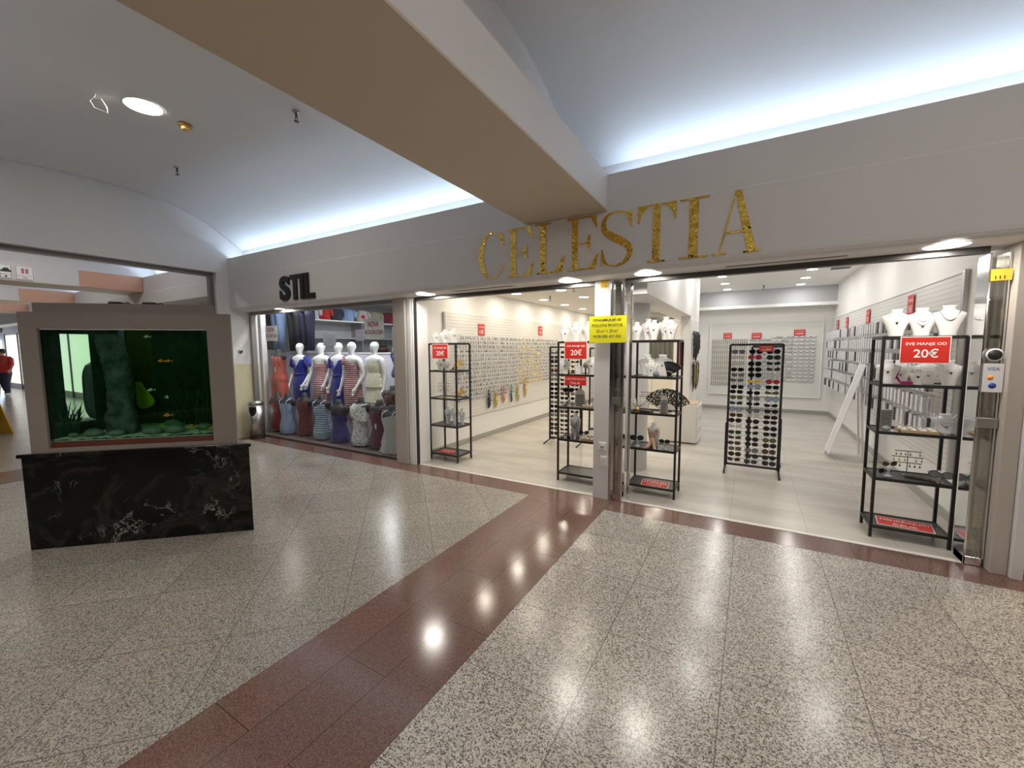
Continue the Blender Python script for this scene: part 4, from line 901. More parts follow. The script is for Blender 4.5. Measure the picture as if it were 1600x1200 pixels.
# back right: hanging brown cape, blue top
dform(-5.16, 5.1, .62, BLUE, 'royal blue top on a form beside the right window frame', z0=1.1, top=.62)
dform(-5.12, 4.86, .85, BRN, 'dark form in a brown top half hidden behind the plum dress', z0=.32, top=.6)
r = root('handbag', (-9.02, 8.25, 1.512), 'dark brown handbag with looped handle on the rear shelf', 'bag', rz=.9)
MB().rings([(0, 0, 0, .14, .06), (0, 0, .1, .15, .06), (0, 0, .2, .10, .03)], 20).build('body', mat('brown_leather', (.06, .025, .02), .4), r); MB().tube([(-.08, 0, .19), (-.07, 0, .3), (0, 0, .36), (.07, 0, .3), (.08, 0, .19)], .009, 8).build('handle', BLKPL, r)
r = root('handbag', (-9.02, 8.75, 1.512), 'white and black handbag beside the brown handbag', 'bag', rz=.9)
MB().rings([(0, 0, 0, .13, .06), (0, 0, .1, .14, .06), (0, 0, .19, .09, .03)], 20).build('body', WHITE, r); MB().tube([(-.08, 0, .18), (-.07, 0, .3), (0, 0, .35), (.07, 0, .3), (.08, 0, .18)], .009, 8).build('handle', BLKPL, r)

# ---- dress shop shell
SW = mat('stil_wall', (.62, .62, .65), .6)
struct('wall_stil_back', MB().box(-10.3, -4.3, 9.9, 10, 0, 3), SW); struct('wall_stil_left', MB().box(-10.4, -10.3, 4.7, 10, 0, 3), SW)
struct('ceiling_stil', MB().box(-10.3, -4.32, 4.3, 9.9, 2.9, 3.0), SWHITE); struct('wall_stil_header', MB().box(-10.3, -4.32, 4.3, 4.32, 2.29, 2.9), SWHITE)
struct('wall_stil_right', MB().box(-4.32, -4.3, 4.4, 9.9, 0, 3), SW)
dp = root('display_partition', (-6.9, 5.36, .02), 'low pale partition standing behind the row of mannequins', 'partition')
MB().box(-2.3, 1.3, 0, .03, 0, 1.50).build('panel', mat('pale_lilac_panel', (.60, .60, .68), .4), dp, bev=.004); MB().box(-2.3, 1.3, -.01, .04, 1.5, 1.52).build('top_edge', WHITE, dp)
struct('window_2', MB().box(-7.93, -7.22, 4.2, 4.212, .02, 2.235).box(-7.215, -6.0, 4.2, 4.212, .02, 2.235).box(-5.995, -4.3, 4.2, 4.212, .02, 2.235), GLASS)
sh = root('wall_shelf', (-9.1, 7.45, 2.29), 'long white side shelf carrying tops high in the dress shop', 'shelf')
MB().box(-.22, .22, -1.6, 1.6, 0, .03).build('board', WHITE, sh); MB().box(-.25, -.22, -1.6, 1.6, -.9, .03).build('back_panel', mat('shelf_panel_grey', (.4, .4, .42), .5), sh)
for yy in (-1.58, 0, 1.58): MB().box(-.24, .2, yy - .015, yy + .015, -2.27, 0).build('upright', STEEL, sh)
for zz in (-.42, -.8): MB().box(-.2, .18, -1.56, 1.56, zz, zz + .02).build('lower_shelf', mat('shelf_grey_glass', (.45, .48, .46), .2), sh)
TOPS = [(6.12, (.75, .78, .85), 'white and navy folded top at the left of the high shelf'), (6.42, (.7, .03, .03), 'bright red top on the high shelf'), (6.74, (.05, .05, .08), 'black patterned top on the high shelf'),
        (7.12, (.35, .5, .8), 'light blue top on the high shelf'), (7.58, (.7, .62, .6), 'white top with red flower on the high shelf'), (8.02, (.5, .5, .36), 'khaki striped top on the high shelf'), (8.5, (.30, .03, .06), 'wine red draped top at the right of the high shelf')]
for i, (x, col, lb) in enumerate(TOPS):
    r = root('blouse', (-9.05, x, 2.322), lb, 'blouse', rz=.9)
    cm = cloth('top_%d' % i, col, .7, 12, .5)
    MB().rings([(0, 0, 0, .16, .07), (0, 0, .12, .15, .075), (0, 0, .25, .17, .07), (0, 0, .31, .1, .05)], 24, f=lambda a, z: .06*math.sin(5*a + z*20)).build('torso', cm, r)
    q = MB()
    for s_ in (-1, 1): q.tube([(s_*.12, 0, .27), (s_*.19, -.01, .2), (s_*.20, -.03, .1)], [.05, .045, .035], 10)
    q.build('sleeve', cm, r)
    if i == 4: MB().sph((.03, -.075, .14), (.05, .012, .05), 10, 6).build('flower_print', mat('flower_red', (.6, .02, .04), .6), r)
ct = root('shop_counter', (-6.1, 6.6, .02), 'grey shelving unit behind the mannequins', 'shelving')
MB().box(-1.2, 1.6, 0, .4, 0, 1.25).build('lower_cabinet', mat('pale_cabinet', (.6, .6, .66), .4), ct, bev=.005)
for k in range(3): MB().box(-1.1, 1.6, 0, .35, 1.45 + k*.2, 1.47 + k*.2).build('shelf_board', GLASS, ct)
MB().box(-1.2, 1.6, .36, .4, 1.25, 2.1).build('back_panel', mat('backpanel_grey', (.28, .29, .28), .4), ct)
for i, (x, z, col) in enumerate(((-.9, 1.252, (.6, .6, .6)), (-.5, 1.25, (.25, .35, .25)), (-.1, 1.25, (.7, .7, .72)), (.3, 1.25, (.5, .15, .12)), (.7, 1.25, (.7, .72, .75)), (1.1, 1.25, (.3, .3, .5)), (-.7, 1.47, (.6, .55, .3)), (.1, 1.47, (.1, .1, .12)), (.9, 1.47, (.55, .5, .5)))):
    m = MB()
    for k in range(3): m.box(-.13, .13, .06, .30, k*.045, k*.045 + .038)
    o = m.build('folded_clothes', cloth('fold_%d' % i, col, .8, 10, .2), None, bev=.012); o.location = (-6.1 + x, 6.6, .02 + z)
    tag(o, 'folded %s clothes, %s along the unit behind the mannequins' % ('stacked' if z < 1.4 else 'upper shelf', ORD[i + 1]), 'clothes', 'folded clothes behind the mannequins')
for x, y, lb in ((-7.7, 4.65, 'small downlight over the left of the dress window'), (-6.3, 4.75, 'small downlight over the middle of the dress window'), (-5.1, 4.75, 'small downlight over the right of the dress window')):
    downlight(x, y, 2.899, .07, SHOP_W * 3.6, lb, (.97, .98, 1.0))
for i, (x, y) in enumerate(((-7.6, 7.0), (-5.2, 7.0), (-6.4, 8.6), (-6.2, 6.0))): downlight(x, y, 2.899, .09, SHOP_W * 3.4, 'round downlight deep in the dress shop, %s of four' % ORD[i + 1], (.97, .98, 1.0))

# ---- walking person far left, seen from behind
bodyp = figure((SHL, (-.26, .10, 1.16), (-.27, .02, .94), (-.27, -.01, .87)), (SHR, (.25, -.10, 1.16), (.24, -.24, .98), (.24, -.28, .92)), (((-.09, 0, .86), (-.095, .10, .47), (-.10, .30, .14), (-.10, .24, .05)), ((.09, 0, .86), (.095, -.12, .48), (.10, -.16, .08), (.105, -.27, .035))))
SKINM = mat('skin', (.45, .26, .18), .5); bodyp.materials.append(SKINM)
p = root('person', (-23.3, 3.57, 0), 'person in a red jacket and dark trousers walking away', 'person', rz=math.radians(60)); p.scale = (.97,) * 3
link(bpy.data.objects.new('body', bodyp), p)
RJ = cloth('red_jacket_cloth', (.42, .025, .02), .7, 5, .3); NT = cloth('navy_trouser_cloth', (.02, .025, .06), .8, 5, .2)
q = MB(); q.rings([(0, 0, .86, .20, .145), (0, 0, 1.0, .195, .145), (0, 0, 1.15, .19, .135), (0, 0, 1.32, .205, .135), (0, 0, 1.42, .185, .11), (0, 0, 1.49, .075, .07)], 28, cap=False)
q.tube([(-.15, 0, 1.41), (-.205, .02, 1.36), (-.265, .10, 1.16), (-.27, .02, .96)], [.07, .08, .065, .05], 14, cap=False); q.tube([(.15, 0, 1.41), (.205, -.02, 1.36), (.255, -.10, 1.16), (.245, -.23, .99)], [.07, .08, .065, .05], 14, cap=False); q.build('jacket', RJ, p)
q = MB(); q.rings([(0, 0, .82, .175, .13), (0, 0, 1.0, .17, .125)], 24, cap=False)
q.tube([(-.085, 0, .93), (-.09, .0, .84), (-.095, .10, .47), (-.10, .28, .18)], [.10, .115, .085, .07], 16, cap=False); q.tube([(.085, 0, .93), (.09, 0, .84), (.095, -.12, .48), (.10, -.155, .11)], [.10, .115, .085, .07], 16, cap=False); q.build('trousers', NT, p)
q = MB()
q.sph((-.10, .27, .09), (.05, .09, .07), 14, 8); q.sph((.103, -.21, .05), (.05, .13, .05), 14, 8); q.build('shoe', mat('white_shoe', (.6, .6, .62), .5), p)
MB().sph((0, .015, 1.645), (.092, .11, .105), 18, 12).build('hair', mat('hair_black', (.015, .012, .01), .6), p)
f = MB(); f.sph((0, -.10, 1.60), (.014, .02, .02), 8, 6)
for s_ in (-1, 1): f.sph((s_*.085, .0, 1.60), (.012, .02, .03), 8, 6)
f.build('nose_and_ears', SKINM, p); f = MB()
for s_ in (-1, 1): f.sph((s_*.03, -.085, 1.63), .012, 8, 6)
f.build('eye', BLKPL, p)

# ================================================================== JEWELLERY SHOP GOODS
# ---- shelf racks
def rack(x, y, wd, dp, lb, glass=(2, 3, 4)):
    r = root('shelf_rack', (x, y, 0), lb, 'rack'); t = .0105
    for a in (t, wd - t):
        for b in (t, dp - t): MB().box(a - t, a + t, b - t, b + t, 0, 1.675).build('post', BLACK, r)
    for k, z in enumerate((.095, .505, .895, 1.285, 1.672)):
        s_ = MB(); h = .012
        s_.box(2*t, wd - 2*t, 0, 2*t, z - h, z + h).box(2*t, wd - 2*t, dp - 2*t, dp, z - h, z + h).box(0, 2*t, 2*t, dp - 2*t, z - h, z + h).box(wd - 2*t, wd, 2*t, dp - 2*t, z - h, z + h)
        f = s_.build('shelf_frame', BLACK, r)
        MB().box(2*t, wd - 2*t, 2*t, dp - 2*t, z + .001, z + .007).build('shelf_panel', GLASS if k in glass else SHELFM, f)
    return r
rack(-4.0, 4.485, .505, .34, 'black four-post shelf rack at the left end of the shop opening')
rack(-1.995, 4.50, .505, .34, 'black four-post shelf rack just left of the white pillar')
rack(-1.145, 4.49, .505, .34, 'black four-post shelf rack just right of the white pillar')
rack(.915, 4.41, .50, .34, 'black four-post shelf rack at the right end of the shop opening')
SZ = [.103, .513, .903, 1.293, 1.68]      # top surfaces of the shelves

# ---- necklace busts
PROTO_B = {}
def bust(x, y, z, h, rz, lb, style='chain', m=BUSTM, wide=1.0):
    key = (round(h, 3), style, m.name, wide)
    if key in PROTO_B: return inst(PROTO_B[key], (x, y, z), lb, rz)
    r = root('necklace_bust', (x, y, z), lb, 'jewellery stand', rz=rz); k = h; wv = h * wide
    prof = [(0, .20, .10), (.04, .21, .10), (.2, .235, .10), (.42, .31, .11), (.60, .39, .12), (.70, .42, .115), (.76, .40, .10), (.815, .24, .085), (.86, .165, .085), (.93, .15, .085), (1.0, .185, .09)]
    MB().rings([(0, .10*k*(zz - .3)*.6, zz*k, rx*wv, ry*k) for zz, rx, ry in prof], 26).build('bust', m, r)
    mt = GOLD if style in ('gold', 'gold2') else SILVER
    q = MB()
    def arc(dep, zt, wq, rad):
        pts = []
        for i in range(17):
            u = -1 + 2*i/16.; zz = zt - dep*(1 - abs(u)**2.2); lim = .40 if zz < .75 else .2
            xx = u*wq; yy = -.118 - .0 + .05*abs(u) + .06*(zz - .3)
            pts.append((xx*wv, (yy - .012)*k, zz*k))
        q.tube(pts, rad, 6)
    arc(.28, .80, .22, .0018)
    if style in ('double', 'gold2'): arc(.42, .80, .25, .0018)
    if style == 'thick': arc(.30, .80, .23, .0042)
    o = q.build('necklace', mt, r)
    if style in ('chain', 'gold'): MB().sph((0, -.135*k, .50*k), (.0075, .004, .009), 10, 6).build('pendant', mt if style == 'gold' else BLKPL, o)
    if style in ('double', 'gold2'): MB().sph((0, -.14*k, .37*k), (.008, .005, .010), 8, 6).build('pendant', mt, o)
    PROTO_B[key] = r; return r
T_ = SZ[4]
# right rack: three on top, five below
bust(1.015, 4.52, T_, .225, 0, 'white necklace bust with dark pendant, left on top of the rightmost rack', 'chain')
bust(1.170, 4.52, T_, .228, 0, 'white necklace bust with looped chain, middle on top of the rightmost rack', 'double')
bust(1.325, 4.52, T_, .24, .0, 'white necklace bust with thick silver chain, right on top of the rightmost rack', 'thick')
bust(.985, 4.52, SZ[3], .20, -.15, 'white necklace bust with dark pendant, leftmost on the second shelf of the rightmost rack', 'chain', wide=.95)
bust(1.085, 4.62, SZ[3], .195, 0, 'grey-white necklace bust behind the large red price sign, left', 'double')
bust(1.165, 4.5, SZ[3], .125, 0, 'low white necklace bust in front on the second shelf of the rightmost rack', 'chain', wide=1.1)
bust(1.255, 4.62, SZ[3], .195, 0, 'grey-white necklace bust behind the large red price sign, right', 'double')
bust(1.345, 4.50, SZ[3], .20, .1, 'white necklace bust with dark pendant, rightmost on the second shelf of the rightmost rack', 'chain')
# middle rack (right of pillar)
for i, (x, y, h, st) in enumerate(((-1.085, 4.56, .20, 'chain'), (-.985, 4.66, .235, 'double'), (-.905, 4.56, .215, 'chain'), (-.805, 4.68, .255, 'double'), (-.73, 4.56, .215, 'double'))):
    bust(x, y, T_, h, 0, 'white necklace bust on top of the rack right of the pillar, %s from the left' % ORD[i + 1], st, wide=.72)
bust(-1.0, 4.7, SZ[3], .235, 0, 'tall white necklace bust on the second shelf right of the pillar, at left', 'chain')
bust(-.925, 4.57, SZ[3], .175, 0, 'small white necklace bust in front on the second shelf right of the pillar', 'double')
bust(-.83, 4.68, SZ[3], .235, 0, 'white necklace bust beside the dark fan right of the pillar', 'chain')
# rack left of pillar
for i, (x, y, h, st, rz) in enumerate(((-1.93, 4.57, .18, 'chain', .5), (-1.80, 4.60, .235, 'thick', .25), (-1.705, 4.72, .22, 'chain', .2), (-1.62, 4.58, .23, 'chain', .1), (-1.54, 4.68, .2, 'double', 0))):
    bust(x, y, T_, h, rz, 'white necklace bust on top of the rack left of the pillar, %s from the left' % ORD[i + 1], st, wide=.85)
bust(-1.93, 4.57, SZ[3], .19, .3, 'white necklace bust on the second shelf left of the pillar, at left', 'chain')
bust(-1.60, 4.60, SZ[3], .20, .1, 'white necklace bust on the second shelf left of the pillar, behind the mirror', 'chain')
bust(-1.55, 4.72, SZ[3], .20, 0, 'white necklace bust on the second shelf left of the pillar, at the back right', 'double')
# leftmost rack
for i, (x, y, h, st, rz) in enumerate(((-3.94, 4.60, .165, 'chain', .9), (-3.80, 4.64, .20, 'double', .9), (-3.66, 4.66, .21, 'chain', .9))):
    bust(x, y, T_, h, rz, 'white necklace bust on top of the leftmost rack, %s from the left' % ORD[i + 1], st)
bust(-3.87, 4.6, SZ[3], .16, .8, 'small white necklace bust under the red sign on the leftmost rack, at left', 'chain')
bust(-3.75, 4.6, SZ[3], .15, .8, 'small white necklace bust under the red sign on the leftmost rack, at right', 'double')
GLB = mat('frosted_grey_stand', (.55, .60, .60), .25)
bust(-3.76, 4.62, SZ[1], .27, .4, 'frosted grey scarf bust on the fourth shelf of the leftmost rack, at left', 'thick', GLB, .5)
bust(-3.62, 4.60, SZ[1], .30, .4, 'frosted grey scarf bust on the fourth shelf of the leftmost rack, in the middle', 'thick', GLB, .45)
bust(-3.54, 4.66, SZ[1], .24, .4, 'frosted grey scarf bust on the fourth shelf of the leftmost rack, at right', 'thick', GLB, .5)
bust(1.365, 4.55, SZ[2], .16, 0, 'clear acrylic necklace stand at the right of the third shelf, rightmost rack', 'double', mat('milky_acrylic', (.72, .72, .76), .15), 1.3)

# ---- hand fans
def fan(x, y, z, rad, a0, a1, m, lb, rx=-.15, rz=0.0, lace=False, ribs=14, sticks=BLKPL):
    r = root('hand_fan', (x, y, z), lb, 'fan'); r.rotation_euler = (rx, 0, rz)
    q = MB(); n = ribs*2
    rin = rad*.42; pts = []
    for i in range(n + 1):
        a = math.radians(a0 + (a1 - a0)*i/n); zz = .004*(1 if i % 2 else -1)
        pts.append((math.cos(a), math.sin(a), zz))
    v = []
    for c_, s_, o_ in pts: v += [(rin*c_, o_ - .0006, rin*s_), (rad*c_, o_ - .0006, rad*s_), (rad*c_, o_ + .0006, rad*s_), (rin*c_, o_ + .0006, rin*s_)]
    f = []
    for i in range(n):
        b = 4*i; f += [(b, b+1, b+5, b+4), (b+3, b+7, b+6, b+2), (b+1, b+2, b+6, b+5), (b, b+4, b+7, b+3)]
    q.add(v, f); q.build('fan_leaf', m, r)
    s2 = MB()
    for i in range(0, n + 1, 2):
        c_, s_, o_ = pts[i]; s2.tube([(0, 0, 0), (rad*.98*c_, o_, rad*.98*s_)], [.002, .0028], 5)
    s2.build('ribs', sticks, r); return r
def lace_mat():
    m = bpy.data.materials.new('black_lace'); m.use_nodes = True; t = m.node_tree; b = t.nodes['Principled BSDF']; b.inputs['Base Color'].default_value = (.012, .01, .012, 1); b.inputs['Roughness'].default_value = .7
    tc = N(t, 'ShaderNodeTexCoord'); vo = N(t, 'ShaderNodeTexNoise', i_Scale=70.0, i_Detail=2.0); t.links.new(tc.outputs['Object'], vo.inputs['Vector'])
    g = N(t, 'ShaderNodeMath', operation='LESS_THAN'); g.inputs[1].default_value = .56; t.links.new(vo.outputs[0], g.inputs[0]); t.links.new(g.outputs[0], b.inputs['Alpha']); return m
LACE = lace_mat(); FBLK = mat('fan_black_cloth', (.012, .012, .02), .7); FGOLD = mat('fan_gold_cloth', (.72, .58, .28), .5)
fan(-.745, 4.50, SZ[3] + .004, .165, 35, 105, FBLK, 'dark navy open fan at the right of the second shelf, right of the pillar', rz=.0)
fan(-.76, 4.53, SZ[2] + .004, .265, 28, 145, LACE, 'large black lace fan on the third shelf right of the pillar', rx=-.1)
fan(-3.62, 4.52, SZ[3] + .004, .2, 25, 60, FGOLD, 'gold fan on the second shelf of the leftmost rack', rz=.5, ribs=7, sticks=GOLD)
fan(-3.60, 4.54, SZ[2] + .004, .19, 25, 55, FGOLD, 'gold fan on the third shelf of the leftmost rack', rz=.5, ribs=7, sticks=GOLD)
WF = [(6.13, .70, (.06, .07, .09), 'dark grey'), (6.36, .68, (.62, .42, .10), 'mustard'), (6.64, .74, (.85, .33, .30), 'coral pink'), (6.95, .72, (.42, .55, .50), 'green patterned'), (7.2, .70, (.55, .50, .25), 'striped'), (7.52, .80, (.75, .52, .22), 'tall golden')]
for i, (y, z, c_, nm) in enumerate(WF):
    h = .17 if i < 5 else .21
    r = root('hand_fan', (-4.06, y, z), nm + ' fan pinned low on the left slat wall', 'fan', rz=PI/2)
    q = MB(); n = 14; v = []
    for k in range(n + 1):
        a = -PI/2 + PI*k/n; v.append((.095*math.cos(a), .01*(1 if k % 2 else -1) , h*math.sin(a)))
    q.add([(0, -.01, -h*.2)] + v + [(0, -.001, -h*.2)] + [(a_, b_ + .003, c2) for a_, b_, c2 in v], [(0, k + 1, k + 2) for k in range(n)] + [(n + 2, n + 4 + k, n + 3 + k) for k in range(n)] + [(k + 1, n + 3 + k, n + 4 + k, k + 2) for k in range(n)])
    q.build('fan_leaf', mat('wall_fan_%d' % i, c_, .6, noise=.3, nscale=25), r)
    MB().prism([(-.012, -h*.98), (.0, -h), (.0, h), (-.012, h*.98)], 'y', -.006, .006).build('guard_stick', BLKPL if i in (0, 3) else GOLD, r)

# ---- sunglasses
LENS = {'black': mat('lens_black', (.012, .012, .014), .12), 'dark green': mat('lens_green', (.02, .05, .035), .12), 'brown': mat('lens_brown', (.10, .045, .02), .15), 'red': mat('lens_red', (.40, .04, .06), .2),
        'yellow': mat('lens_yellow', (.75, .50, .05), .2), 'grey': mat('lens_grey', (.16, .17, .19), .12), 'pale blue': mat('lens_blue', (.30, .38, .50), .15), 'clear': mat('lens_clear', (.55, .55, .53), .15), 'olive': mat('lens_olive', (.14, .13, .06), .15)}
PROTO_G = {}
def glasses(x, y, z, col, lb, shape=0, rz=0.0, rx=0.0, s=1.0, group=None):
    key = (col, shape)
    if key in PROTO_G: r = inst(PROTO_G[key], (x, y, z), lb, rz, s)
    else:
        r = root('sunglasses', (x, y, z), lb, 'sunglasses', group, rz=rz); r.scale = (s,)*3; m = LENS[col]; fm = MATS['lens_black'] if col not in ('clear', 'red', 'yellow') else m
        hw, hh = ((.028, .020), (.030, .025), (.027, .014))[shape]; out = []
        fr = MB()
        for sg in (-1, 1):
            ring = []
            for j in range(16):
                a = 2*PI*j/16; ex = .75 if shape != 1 else 1.0
                cx_ = math.copysign(abs(math.cos(a))**ex, math.cos(a))*hw; cz_ = math.copysign(abs(math.sin(a))**ex, math.sin(a))*hh
                if sg*math.cos(a) > 0 and math.sin(a) > 0 and shape == 2: cz_ += .008
                ring.append((sg*.034 + cx_, cz_))
            q = MB(); q.prism(ring, 'y', -.0015, .0015, sm=False); q.build('lens', m, r)
            fr.tube([(a_, -.001, c_) for a_, c_ in ring + ring[:1]], .0022, 5, cap=False)
            fr.tube([(sg*.062, 0, .008), (sg*.066, .005, .008), (sg*.066, .075, .004), (sg*.064, .105, -.014)], .0022, 5)
        fr.tube([(-.009, -.001, .006), (0, -.001, .010), (.009, -.001, .006)], .0022, 5); fr.build('frame', fm, r)
        PROTO_G[key] = r
    if group: r['group'] = group
    if rx: r.rotation_euler = (rx, 0, rz)
    return r
def grid_stand(x, y, wd, zt, rz, lb, hang=True):
    r = root('grid_stand', (x, y, 0), lb, 'display stand', rz=rz)
    for sx_, nm in ((-1, 0), (1, 0)):
        MB().box(sx_*wd/2 - .013, sx_*wd/2 + .013, -.013, .013, .07, zt).build('post', BLACK, r)
        MB().box(sx_*wd/2 + sx_*.014 - .012, sx_*wd/2 + sx_*.014 + .012, .014, .036, .03, .62).build('leg', BLACK, r)
        MB().tube([(sx_*(wd/2 + .014), -.22, .01), (sx_*(wd/2 + .014), 0.02, .045), (sx_*(wd/2 + .014), .24, .01)], .011, 6).build('foot', BLACK, r)
    MB().box(-wd/2, wd/2, -.013, .013, zt - .013, zt + .013).build('top_bar', BLACK, r); MB().box(-wd/2, wd/2, -.013, .013, .07, .095).build('bottom_bar', BLACK, r)
    g = MB(); n = int(wd/.05)
    for i in range(1, n): g.box(-wd/2 + i*wd/n - .0011, -wd/2 + i*wd/n + .0011, -.002, .002, .09, zt)
    for k in range(int((zt - .1)/.05)): g.box(-wd/2, wd/2, -.004, 0, .12 + k*.05 - .0011, .12 + k*.05 + .0011)
    g.build('wire_grid', BLKPL, r); return r
grid_stand(.05, 6.0, .57, 1.635, .0, 'tall black grid stand of sunglasses in the middle of the right room')
grid_stand(-2.67, 6.35, .55, 1.62, .0, 'tall black grid stand of sunglasses behind the rack left of the pillar')
grid_stand(-2.36, 7.4, .5, 1.60, .0, 'farther black grid stand of sunglasses behind the other one at left')
grid_stand(.19, 6.62, .36, 1.61, .0, 'second grid stand standing directly behind the middle sunglasses stand')
COLS = [['grey', 'clear', 'clear', 'black', 'grey', 'grey', 'black', 'black', 'olive', 'dark green', 'pale blue', 'brown', 'black', 'clear', 'dark green', 'brown', 'brown', 'olive', 'black', 'black'],
        ['black', 'red', 'black', 'black', 'black', 'yellow', 'pale blue', 'black', 'grey', 'black', 'grey', 'clear', 'black', 'black', 'black', 'black', 'black', 'grey', 'black', 'black'],
        ['black', 'dark green', 'dark green', 'brown', 'clear', 'red', 'black', 'olive', 'pale blue', 'black', 'black', 'black', 'black', 'black', 'black', 'olive', 'black', 'brown', 'black', 'black']]
NMC = ['left', 'middle', 'right']; rg = random.Random(5)
for c_ in range(3):
    for k in range(20):
        if c_ == 2 and k == 0: pass
        z = 1.545 - k*.0735 + rg.uniform(-.006, .006)
        glasses(-.145 + c_*.19 + rg.uniform(-.006, .006), 5.965, z, COLS[c_][k], '%s sunglasses, %s from the top of the %s column of the middle stand' % (COLS[c_][k], ordn(k + 1), NMC[c_]), rg.choice((0, 0, 1, 2)), rg.uniform(-.08, .08), s=1.12, group='sunglasses on the middle grid stand')
for c_ in range(3):
    for k in range(19):
        z = 1.53 - k*.0755 + rg.uniform(-.006, .006)
        glasses(-2.855 + c_*.185, 6.315, z, rg.choice(('black', 'black', 'black', 'grey', 'brown')), 'sunglasses, %s from the top of the %s column on the stand left of the pillar' % (ordn(k + 1), NMC[c_]), rg.choice((0, 1, 2)), rg.uniform(-.08, .08), s=1.1, group='sunglasses on the left grid stand')
for k in range(9):
    glasses(-2.26, 7.365, 1.5 - k*.13, 'black', 'black sunglasses, %s from the top of the farther left grid stand' % ordn(k + 1), 0, 0, s=1.1, group='sunglasses on the farther grid stand')
placard('price_sign', 'red sign at the upper right of the middle sunglasses stand', 'sign', (.155, 5.935, 1.585), .15, .075, REDS, SB, group=None)
placard('price_sign', 'small red sign half hidden behind the left sunglasses stand post', 'sign', (-2.47, 6.30, 1.62), .16, .18, REDS, [('SVE MANJE', .12, .88, .62, .82, 0), ('15€', .2, .8, .15, .5, .01)])
placard('price_sign', 'pale red sign clipped behind the rack right of the pillar', 'sign', (-.665, 4.86, 1.535), .045, .27, mat('faded_red', (.50, .10, .08), .5), [])

# ---- small things on the rack shelves
def tstand(x, y, z, s, rz, lb):
    r = root('earring_stand', (x, y, z), lb, 'jewellery stand', rz=rz); r.scale = (s,)*3
    q = MB(); q.box(-.03, .03, -.02, .02, 0, .006).box(-.003, .003, -.003, .003, .006, .21); q.build('upright', STEEL, r)
    for k, (zz, hw) in enumerate(((.205, .085), (.155, .10), (.105, .09))):
        b = MB().box(-hw, hw, -.003, .003, zz, zz + .006).build('bar', mat('bronze_bar', (.30, .22, .10), .35, .8), r)
        e = MB()
        for i in range(6):
            if (i + k) % 5 == 4: continue
            xx = -hw*.88 + i*hw*.35; e.tube([(xx, -.004, zz), (xx, -.004, zz - .02)], .0012, 4); e.sph((xx, -.004, zz - .026), (.006, .003, .009), 7, 5)
        e.build('earrings', GOLD if k == 1 else BLKPL if k == 2 else SILVER, b)
tstand(1.175, 4.62, SZ[1], 1.0, 0, 'bronze three-bar earring stand on the fourth shelf of the rightmost rack')
tstand(-.965, 4.66, SZ[2], 1.0, 0, 'bronze three-bar earring stand behind the lace fan right of the pillar')
tstand(-3.87, 4.66, SZ[2], .95, .5, 'bronze three-bar earring stand on the third shelf of the leftmost rack')
ACR = mat('clear_acrylic', (.62, .63, .66), .15)
def face_holder(x, y, z, rz, lb, col='black'):
    r = root('sunglasses_holder', (x, y, z), lb, 'holder', rz=rz)
    MB().rings([(0, 0, 0, .03, .022), (0, 0, .008, .03, .022), (0, 0, .02, .010, .01), (0, 0, .045, .010, .01), (0, -.005, .065, .02, .018), (0, -.01, .09, .014, .02), (0, 0, .10, .006, .01)], 16).build('nose_stand', ACR, r); return r
face_holder(1.03, 4.5, SZ[1], .5, 'clear nose-shaped holder at the left of the fourth shelf, rightmost rack'); glasses(1.03, 4.47, SZ[1] + .115, 'brown', 'brown sunglasses on the clear holder, left of the rightmost rack', 2, .6, s=1.0)
glasses(1.01, 4.50, SZ[1] + .05, 'black', 'black sunglasses low beside the clear holder, rightmost rack', 0, .7, s=1.0)
face_holder(1.33, 4.48, SZ[1], -.3, 'clear nose-shaped holder at the right of the fourth shelf, rightmost rack'); glasses(1.335, 4.45, SZ[1] + .075, 'grey', 'grey round sunglasses at the right of the fourth shelf, rightmost rack', 1, -.25, s=1.1)
face_holder(-1.05, 4.56, SZ[1], .2, 'clear holder at the left of the fourth shelf, right of the pillar'); glasses(-1.055, 4.53, SZ[1] + .105, 'black', 'black sunglasses on the left holder right of the pillar', 1, .2, s=1.1)
face_holder(-.76, 4.56, SZ[1], .1, 'clear holder at the right of the fourth shelf, right of the pillar'); glasses(-.765, 4.53, SZ[1] + .095, 'black', 'black sunglasses on the right holder right of the pillar', 1, .1, s=.85)
face_holder(-1.88, 4.60, SZ[2], .1, 'holder on the third shelf left of the pillar'); glasses(-1.88, 4.57, SZ[2] + .20, 'black', 'upper black sunglasses on the third shelf left of the pillar', 1, .3, s=1.0); 
glasses(-1.68, 4.57, SZ[1] + .09, 'black', 'black sunglasses on the fourth shelf left of the pillar', 1, .5, s=.9)
# scarf busts
def scarf_bust(x, y, z, lb, cm, h=.27):
    r = root('scarf_bust', (x, y, z), lb, 'jewellery stand')
    MB().rings([(0, 0, 0, .045, .03), (0, 0, h*.3, .05, .035), (0, 0, h*.55, .062, .04), (0, 0, h*.76, .066, .04), (0, 0, h*.84, .045, .03), (0, 0, h*.88, .022, .022), (0, 0, h, .024, .024)], 20).build('bust', GLB, r)
    q = MB(); q.tube([(-.05, -.03, h*.8), (-.03, -.045, h*.6), (.0, -.05, h*.42), (.012, -.055, h*.2), (.03, -.09, .012), (.04, -.135, .006)], [.016, .02, .014, .02, .018, .014], 8)
    q.tube([(.05, -.03, h*.8), (.03, -.045, h*.6), (.0, -.05, h*.42), (-.02, -.055, h*.2), (-.045, -.09, .012), (-.07, -.13, .006)], [.016, .02, .014, .02, .018, .014], 8); q.build('scarf', cm, r)
scarf_bust(-.895, 4.63, SZ[1], 'small bust with a tan silk scarf hanging over the fourth shelf', mat('tan_silk', (.55, .36, .22), .4, noise=.5, nscale=40))
